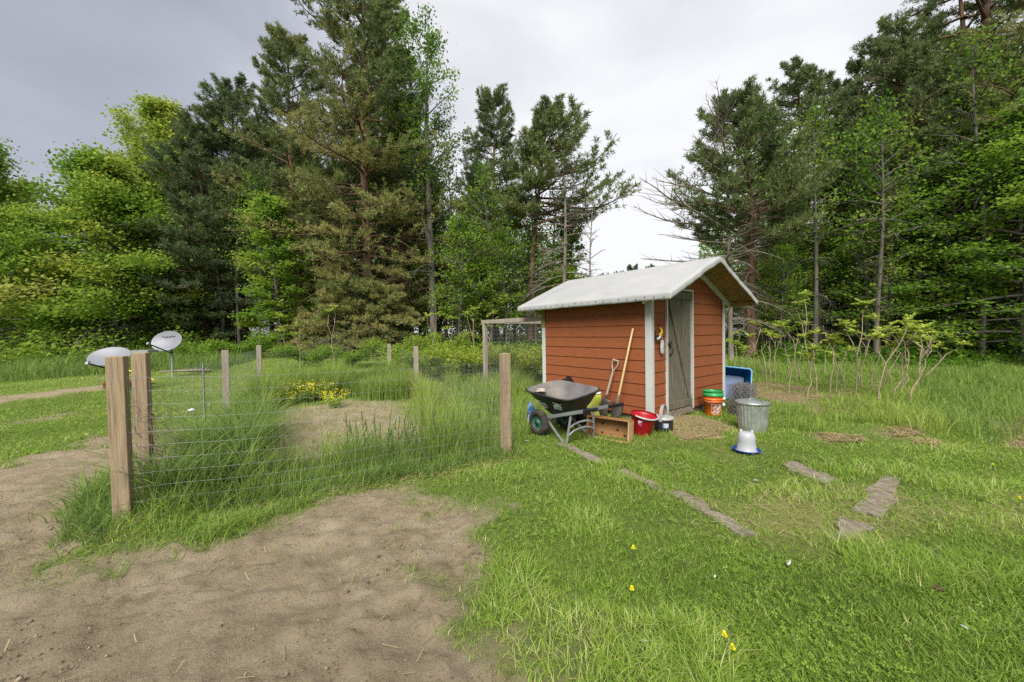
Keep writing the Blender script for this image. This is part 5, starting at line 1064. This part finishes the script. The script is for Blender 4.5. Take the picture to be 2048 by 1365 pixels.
def wrap(me_, r_, rot, cx_, cz_):
    for v in me_.vertices:
        u, w_ = v.co.x * math.cos(rot) - v.co.y * math.sin(rot) + cx_, v.co.x * math.sin(rot) + v.co.y * math.cos(rot) + cz_
        rr = r_ + (w_ - .01) * .044 + .0012 + v.co.z; a = th0 + u / r_; v.co = (rr * math.cos(a), rr * math.sin(a), w_)
    return me_
LOGO = plain('white logo ink', (.55, .50, .47), .5)
for tx, sz_, ox, oz in (('THE', .036, -.036, .036), ('HOME', .066, 0, 0), ('DEPOT', .036, .033, -.033)):
    link('lettering', wrap(text_mesh(tx, sz_, 0, .0016), .1335, PI / 4, ox + .004, oz + .118), LOGO, ob)
for x0, x1, y0, y1 in ((-.080, .080, .076, .080), (-.080, .080, -.080, -.076), (-.080, -.076, -.076, .076), (.076, .080, -.076, .076)): link('logo_frame', wrap(rectmesh(x0, x1, y0, y1, 10), .1335, 0, .004, .118), LOGO, ob)
b = MB(); b.tube([(.158 * math.cos(a), .158 * math.sin(a), .262 - .055 * math.sin((a - th0 + 1.35) / 2.7 * PI)) for a in np.linspace(th0 - 1.35, th0 + 1.35, 20)], .0025, 6); b.build('bail_wire', WIRE, ob)
wr = empty('white_wrapper', (ob.location.x + .19, ob.location.y - .01, ob.location.z + .16), .4, 'crumpled white wrapper caught beside the orange bucket', 'wrapper')
v, f = pillow(.05, .14, .03, 5); b = MB(); b.add([(a - d * .4, c, d) for a, c, d in v], f, True); b.build('wrapper_sheet', plain('white film', (.68, .70, .72), .3), wr)
# ------------------------------------------------------------------ trash can, waterer
GALV = mat('galvanised sheet', [(.3, (.30, .33, .31)), (.5, (.42, .45, .43)), (.7, (.55, .57, .55))], 9, rough=.42, metal=.65, dirt=(.24, .25, .21), dscale=5)
p = gnd(1506, 868); tc_ = empty('trash_can', p + Vector((.11, .19, -.005)), .3, 'ribbed galvanised trash can with lid standing in the grass', 'trash can')
b = MB(); zs = [0, .012, .03, .05, .07] + list(np.linspace(.09, .37, 12)) + [.39, .405]
b.lathe([(.001, .004), (.165, .004)] + [(.168 + .034 * z_ / .4, z_) for z_ in zs], 160, wob=lambda a, z: .040 * max(0, math.cos(26 * a)) * float(sst(.04, .09, np.array(z)) * sst(.395, .365, np.array(z))) - .004); b.build('can_body', GALV, tc_)
b = MB(); b.lathe([(.206, .385), (.212, .384), (.214, .408), (.209, .412), (.19, .412), (.17, .424), (.10, .434), (.001, .437)], 48); lid = b.build('lid', GALV, tc_)
b = MB(); b.tube([(-.05, 0, .432), (-.045, 0, .450), (0, 0, .456), (.045, 0, .450), (.05, 0, .432)], .005, 6); b.build('lid_handle', GALV, lid)
b = MB(); b.tube([(-.10, -.19, .33), (-.085, -.215, .36), (-.05, -.20, .41), (.03, -.10, .455), (.13, .03, .50)], .0035, 6); b.build('lid_wire', plain('rusty wire', (.14, .10, .07), .7, .3), tc_)
p = gnd(1502, 912); wt = empty('poultry_waterer', p + Vector((.03, .13, -.005)), -.5, 'white plastic poultry waterer jug on a blue tray in the grass', 'waterer'); wt.scale = (.93, .93, .93)
m, t, o_ = nt('milky plastic'); b_ = N(t, 'BsdfPrincipled', Roughness=.4); b_.inputs['Base Color'].default_value = (.52, .53, .54, 1); tr_ = N(t, 'BsdfTranslucent'); tr_.inputs[0].default_value = (.55, .57, .59, 1); mx = N(t, 'MixShader'); mx.inputs[0].default_value = .35; L(t, b_.outputs[0], mx.inputs[1]); L(t, tr_.outputs[0], mx.inputs[2]); L(t, mx.outputs[0], o_.inputs[0])
b = MB(); b.lathe([(.116, .028), (.116, .034), (.102, .044), (.100, .12), (.097, .15), (.098, .156), (.093, .205), (.085, .232), (.070, .248), (.045, .256), (.001, .258)], 40); jug = b.build('jug', m, wt)
b = MB()
for x_ in (-.058, .058): b.lathe([(.017, .238), (.0165, .276), (.012, .282), (.001, .282)], 14, Matrix.Translation((x_, 0, 0)))
b.bar((-.058, 0, .252), (.058, 0, .252), .014, .010); b.build('knob', m, jug)
b = MB(); b.lathe([(.001, .002), (.110, .002), (.140, .010), (.149, .040), (.153, .041), (.152, .046), (.146, .046), (.136, .016), (.112, .012), (.001, .012)], 44); b.build('tray', plain('royal blue plastic', (.008, .055, .28), .35), wt)
# ------------------------------------------------------------------ blue tub and wire roll
BLU = plain('blue plastic tub', (.005, .065, .19), .4, var=.08)
p = gnd(1478, 782); tb = empty('blue_tub', Vector((4.13, 7.2, g1(4.13, 7.2) + .05)), -.42, 'blue plastic tub tipped on its side behind the right shed corner', 'tub')
def tub(o):
    rs = []
    for k, (d, sx_, sz_) in enumerate(((0, .33, .31), (.0, .318, .298), (.30, .25, .22))): rs.append([Vector((a, d, c + .34)) for a, c in [(q[0] - .0, q[1]) for q in rrect(-sx_, sx_, sz_, .05, 5)]])
    b = MB(); n = len(rs[0]); vv = [q for r in rs for q in r]; f = [(i * n + k, i * n + (k + 1) % n, (i + 1) * n + (k + 1) % n, (i + 1) * n + k) for i in range(2) for k in range(n)]
    b.add(vv, f); b.add(rs[2], [list(range(n))]); q = b.build('tub_shell', BLU, o, solid=.006); q.rotation_euler = (-.35, .10, 0)
    b = MB(); b.tube([v_ + Vector((0, -.004, 0)) for v_ in rs[0]], .011, 6, closed=True); q = b.build('tub_rim', plain('light blue rim', (.10, .34, .58), .4), o); q.rotation_euler = (-.35, .10, 0)
tub(tb)
p = gnd(1486, 832); wr_ = empty('wire_roll', Vector((3.86, 6.36, g1(3.86, 6.36))), .2, 'loose roll of rusty chicken wire behind the trash can', 'wire roll')
def roll():
    r = np.random.default_rng(4); P = []; n = 26
    for k in range(8):                            # nested hexagon-wire turns
        R_k = .075 + .022 * k + r.uniform(-.006, .006)
        for s in range(34):
            z = np.linspace(0, .52, n); a = s * 2 * PI / 34 + r.uniform(0, .05) + (.085 * (1 if s % 2 else -1)) * np.where(np.arange(n) % 4 < 2, 1, -1) + k * .4
            q = R_k * (1 + .07 * np.sin(3 * a + k) + .04 * np.sin(z * 9 + k)); P.append(np.stack([q * np.cos(a) * 1.0, q * np.sin(a) * .9, z * (1 + .03 * np.sin(2 * a))], 1))
    P = np.array(P); v, q = tubes(P, np.full(P.shape[:2], .0021), 3)
    link('wire_turns', mesh_np('wire_turns', v, q), mat('rusty grey wire', [(.4, (.13, .105, .085)), (.6, (.30, .29, .28))], 30, rough=.7, metal=.3), wr_)
roll()
# ------------------------------------------------------------------ satellite dishes
DISH = mat('light grey dish paint', [(.3, (.165, .175, .20)), (.7, (.20, .21, .235))], 4, rough=.45); POLE = plain('galvanised pole', (.42, .44, .46), .4, .5)
def dish(name, px, py, Y, rad, ell, nrm, spin, label, text=None, arm=None):
    c = at(px, py, Y); zg = g1(c.x, c.y); o = empty(name, (c.x, c.y, zg), 0, label, 'satellite dish')
    n_ = Vector(nrm).normalized(); x_ = Vector((0, 0, 1)).cross(n_).normalized(); y_ = n_.cross(x_); Mr = Matrix((x_, y_, n_)).transposed().to_4x4() @ Matrix.Rotation(spin, 4, 'Z'); Mr.translation = Vector((0, 0, c.z - zg))
    b = MB(); pr = [(rad * k / 12, .16 * rad * (k / 12) ** 2) for k in range(1, 13)]; sc_ = Matrix.Diagonal((1, ell, 1, 1)); b.lathe([(.001, 0)] + pr + [(rad * 1.015, .16 * rad), (rad * 1.015, .16 * rad - .014)] + [(r_, z_ - .014) for r_, z_ in reversed(pr)] + [(.001, -.014)], 56, Mr @ sc_); d = b.build('reflector', DISH, o)
    b = MB(); cc = Vector((0, 0, c.z - zg)); p_ = [Mr @ Vector((0, -rad * ell * .3, -.12)), cc + Vector(arm[0]), cc + Vector(arm[1])]; b.tube([p_[0], p_[1]], .018, 8); b.bar(p_[1], p_[2], .035, .028); b.build('feed_arm', BLACK, o)
    b = MB(); u_ = (p_[2] - p_[1]).normalized(); b.tube([p_[2] - u_ * .02, p_[2] + u_ * .04], [.025, .035], 12); b.box(-.025, .025, -.025, .025, -.02, .035, Matrix.Translation(p_[2] + Vector((0, 0, .02)))); b.build('feed_horn', plain('grey feed', (.3, .31, .33), .5), o)
    b = MB(); back = Mr @ Vector((0, 0, -.16)); b.tube([(back.x, back.y, -.3), (back.x, back.y, back.z - .05), (back.x, back.y, back.z + .02)], .032, 12); b.build('pole', POLE, o)
    b = MB(); b.bar(Mr @ Vector((0, 0, -.17)), Mr @ Vector((0, 0, -.02)), .14, .12); b.build('bracket', POLE, o, bevel=.01)
    if text:
        me_ = text_mesh(text, .085, 0, .002); D0 = .16 * rad
        for v in me_.vertices:
            q = Vector((v.co.x, v.co.y + rad * ell * .48, 0)); rr = math.hypot(q.x, q.y / ell) / rad; v.co = (Mr @ Vector((q.x, q.y, D0 * rr * rr + .004)))
        link('lettering', me_, plain('dark print', (.03, .03, .035), .6), d)
    return o
dish('satellite_dish', 336, 684, 12, .42, .80, (.12, -.90, .42), .05, 'upright grey dish with dark lettering on a pole', 'HughesNet', arm=((.17, -.06, -.37), (.017, -.66, -.05)))
dish('satellite_dish', 221, 716, 9.6, .42, .74, (.19, -.67, .72), .0, 'flat tilted grey dish half hidden behind the front posts', arm=((.02, -.124, -.26), (.073, -.578, -.10)))
# ------------------------------------------------------------------ left background oddments
RUST = mat('rusty steel', [(.3, (.07, .03, .018)), (.6, (.20, .085, .035)), (.8, (.30, .15, .07))], 7, rough=.9)
p = gnd(232, 777); fr_ = empty('fire_ring', p + Vector((0, .3, 0)), 0, 'low rusty steel fire ring in the lawn behind the front posts', 'fire ring')
b = MB(); b.lathe([(.46, -.02), (.46, .13), (.49, .15), (.47, .165), (.42, .16), (.44, .12), (.44, -.02)], 40); b.build('steel_ring', RUST, fr_)
b = MB(); b.lathe([(.001, .04), (.2, .05), (.435, .02)], 30); b.build('ash_bed', plain('ash', (.08, .075, .07), .95), fr_)
p = gnd(196, 777); st_ = MB(); st_.tube([(0, 0, -.1), (0, 0, .3), (-.02, 0, .42)], .008, 6); tag(st_.build('marker_stake', GREYP, None, p), 'thin wooden marker stake beside the fire ring', 'stake')
p = at(260, 742, 9.4); st_ = MB(); st_.tube([(-.30, 0, .13), (0, 0, 0), (.5, .1, -.25)], .016, 8); ys_ = st_.build('guy_sleeve', plain('yellow guy sleeve', (.65, .50, .03), .5), None, p); tag(ys_, 'yellow guy wire sleeve slanting between the two front posts', 'sleeve')
for i, (px, py, Z, rz, lab) in enumerate(((372, 735, 10.2, .5, 'pale weathered board lying beyond the left wire'), (392, 738, 10.4, -.2, 'second pale board crossing the other beyond the left wire'))):
    p = gnd(px, py + 4); b = MB(); b.box(-.7, .7, -.09, .09, -.015, .015); o = b.build('old_board', GREYP, None, Vector((p.x, p.y, p.z + .03 + .035 * i)), (0, -.03, rz), bevel=.003); tag(o, lab, 'board', 'old boards beyond the wire')
p = at(288, 703, 6.6); b = MB(); b.box(-.16, .16, -.1, .1, -.02, .02); b.box(-.03, .03, -.03, .03, -1.2, -.02); o = b.build('tray_stand', plain('grey tin', (.32, .33, .31), .5, .4), None, p); tag(o, 'small grey tin tray on a stake behind the second front post', 'tray')
# white car glimpsed behind the trunks
def car():
    p = on(1471, 27); p.x = at(1471, 672, 27).x; o = empty('parked_car', (p.x, 27, g1(p.x, 27)), .15, 'white car glimpsed between dark trunks behind the right shed corner', 'car')
    prof_ = [(-2.1, .35), (-2.15, .75), (-1.5, .92), (-1.0, 1.42), (.9, 1.46), (1.7, .98), (2.15, .9), (2.15, .4)]
    b = MB(); b.prism(prof_, -.85, .85, lambda u, w_, d: (u, d, w_)); b.build('body', plain('white car paint', (.75, .76, .78), .3), o, bevel=.06, seg=3)
    b = MB(); b.prism([(-1.25, .97), (-.93, 1.36), (-.1, 1.39), (-.1, .97)], -.858, .858, lambda u, w_, d: (u, d, w_)); b.prism([(0, .97), (0, 1.39), (.82, 1.39), (1.4, 1.0)], -.858, .858, lambda u, w_, d: (u, d, w_)); b.build('window', plain('car glass', (.02, .025, .03), .1), o)
    for x_ in (-1.3, 1.35):
        for y_ in (-.8, .8):
            b = MB(); b.lathe([(.001, -.1), (.2, -.1), (.32, -.08), (.32, .08), (.2, .1), (.001, .1)], 24, Matrix.Translation((x_, y_, .32)) @ Matrix.Rotation(PI / 2, 4, 'X')); b.build('wheel', RUB, o)
car()
# ------------------------------------------------------------------ concrete slabs sunk in the turf
SLAB = ['narrow concrete edging slab nearest the barrow legs', 'short concrete edging slab below the brown box', 'long concrete edging slab running towards the camera', 'concrete slab with straw below the waterer', 'large concrete slab at the right of the turf', 'small triangular concrete slab before the large one']
for lab, pol in zip(SLAB, PAVG):
    pts = []; c = np.mean(pol, 0)
    for i in range(len(pol)):
        a, b2 = np.array(pol[i]), np.array(pol[(i + 1) % len(pol)]); n = max(2, int(np.hypot(*(b2 - a)) / .035))
        for k in range(n): q = a + (b2 - a) * k / n; q = q + (q - c) / np.hypot(*(q - c)) * .16 * (float(fbm(np.array(q[0] * 9), np.array(q[1] * 9), 71, 3)) - .45); pts.append(q)
    zc = g1(*c); b = MB(); b.prism([(q[0] - c[0], q[1] - c[1]) for q in pts], -.06, .008, lambda u, w_, d: (u, w_, d - .001 + g1(u + c[0], w_ + c[1]) - zc))
    tag(b.build('concrete_slab', CONC, None, (c[0], c[1], zc)), lab, 'slab', 'concrete slabs sunk in the turf')
# ------------------------------------------------------------------ flowers, feathers, small litter
YEL = plain('yellow petals', (.78, .70, .02), .6); FEA = plain('white feather', (.50, .51, .52), .7)
def dandelion(px, py, lab):
    p = gnd(px, py); h = random.uniform(.05, .08); o = empty('dandelion', p, 0, lab, 'flower', 'dandelions in the turf')
    b = MB(); b.tube([(0, 0, 0), (.004, 0, h * .6), (.006, .003, h)], .0022, 5); b.build('flower_stem', GRN if False else WEED, o)
    b = MB()
    for k in range(3):
        for i in range(14):
            a = i * 2 * PI / 14 + k * .2; r_ = .0115 - .003 * k; z_ = h + .002 + .004 * k; w_ = .0035; c, s = math.cos(a), math.sin(a)
            b.add([(.006 + .002 * c - w_ * s * .5, .003 + .002 * s + w_ * c * .5, z_), (.006 + r_ * c - w_ * s, .003 + r_ * s + w_ * c, z_ + .006 + .004 * k), (.006 + r_ * c + w_ * s, .003 + r_ * s - w_ * c, z_ + .006 + .004 * k), (.006 + .002 * c + w_ * s * .5, .003 + .002 * s - w_ * c * .5, z_)], [(0, 1, 2, 3)])
    b.build('bloom', YEL, o)
for px, py, lab in ((1265, 1122, 'dandelion alone in the turf below the long edging slab'), (1262, 1204, 'dandelion alone in the turf, middle of the near lawn'), (1447, 1304, 'upper of two dandelions close together in the near turf'), (1463, 1330, 'lower of two dandelions close together in the near turf'), (2038, 1013, 'dandelion at the right edge of the lawn'), (1118, 862, 'small dandelion between the barrow legs and wheel'), (1147, 867, 'larger dandelion under the barrow cross braces'), (1716, 797, 'dandelion left of its pair at the sumac foot'), (1730, 801, 'dandelion right of its pair at the sumac foot'), (1985, 945, 'dandelion on the right side of the lawn below the tall clump')): dandelion(px, py, lab)
def feather(px, py, l, lab, rz):
    p = gnd(px, py); n = 8; V = []
    for i in range(n + 1):
        t_ = i / n; w_ = .15 * l * math.sin(PI * min(1, t_ * .9 + .08)) ** .8
        for s in (-1, 0, 1): V.append(((t_ - .5) * l, s * w_ * (1 + .15 * ((i * 7) % 3)), .022 + .25 * l * t_ * (1 - t_) + (.02 if s else .0) * w_ * 10))
    b = MB(); b.add(V, [(3 * i + k, 3 * i + k + 1, 3 * i + k + 4, 3 * i + k + 3) for i in range(n) for k in (0, 1)], True); o = b.build('feather', FEA, None, p, (0, .15, rz), solid=.001); tag(o, lab, 'feather', 'white feathers on the turf')
for i, (px, py, l, lab) in enumerate(((1054, 886, .11, 'large white feather between the fence post and the barrow'), (1312, 911, .07, 'small white feather below the black pail'), (1512, 966, .08, 'white feather below the waterer'), (1578, 1133, .09, 'curled white feather past the end of the long slab'), (1661, 923, .10, 'smooth white feather right of the waterer'), (1815, 1127, .06, 'small white feather below the triangular slab'), (1928, 1264, .06, 'white feather in the near right grass'), (1290, 1292, .06, 'white feather beside the near bare patch'), (1430, 1160, .04, 'tiny white feather in the middle of the near lawn'))): feather(px, py, l * .62, lab, i * 1.3)
p = gnd(1875, 1188); lump('dead_leaf', p + Vector((0, 0, .03)), (.03, .02, .012), 'dark brown dead leaf in the near right grass', 'leaf', plain('dead leaf', (.07, .03, .018), .8), 22, .8, sub=2)
p = gnd(382, 880); v_ = gnd(384, 832); lump('plastic_scrap', (v_.x, v_.y, v_.z + .10), (.07, .05, .025), 'white plastic scrap caught in the tall weeds', 'scrap', FEA, 25, .8, sub=2)
# yellow flowering plant in the plot
def mustard():
    r = np.random.default_rng(6); o = None
    for j, (px, Y, R_, h, nb, lab) in enumerate(((612, 7.9, .56, .48, 90, 'large yellow flowering mustard clump in the fenced plot'), (668, 7.2, .30, .34, 30, 'smaller yellow mustard clump right of the large one'), (566, 7.4, .20, .30, 18, 'thin yellow mustard sprig left of the large clump'))):
        X = (px - CX) / F * Y; o = empty('mustard_plant', (X, Y, g1(X, Y)), 0, lab, 'plant', 'yellow flowering mustard plants')
        az = r.uniform(0, 2 * PI, nb); l = r.uniform(.2, 1, nb) ** .6; s = np.linspace(0, 1, 5)[None]
        P = np.stack([np.cos(az)[:, None] * R_ * l[:, None] * s ** .8, np.sin(az)[:, None] * R_ * l[:, None] * s ** .8, h * (1.1 - .35 * l[:, None]) * s * r.uniform(.8, 1.1, (nb, 1))], -1)
        v, q = tubes(P, np.tile(.003 * (1 - .6 * s), (nb, 1)), 3); me_ = mesh_np('stems', v, q, tint=np.full(len(v), .7)); link('stems', me_, WEED, o)
        C = np.concatenate([P[:, 4], P[:, 3], P[:, 4] + r.normal(0, .03, (nb, 3))]); v, q, c = leaves(C, 5, .020, .018, .018, np.zeros(len(C)), r, 1.0); link('blooms', mesh_np('blooms', v, q), YEL, o)
        C = P[:, 1:3].reshape(-1, 3); v, q, c = leaves(C, 2, .03, .03, .06, np.full(len(C), .6), r, .8); link('foliage', mesh_np('foliage', v, q, tint=np.clip(c, 0, 1)), WEED, o)
mustard()
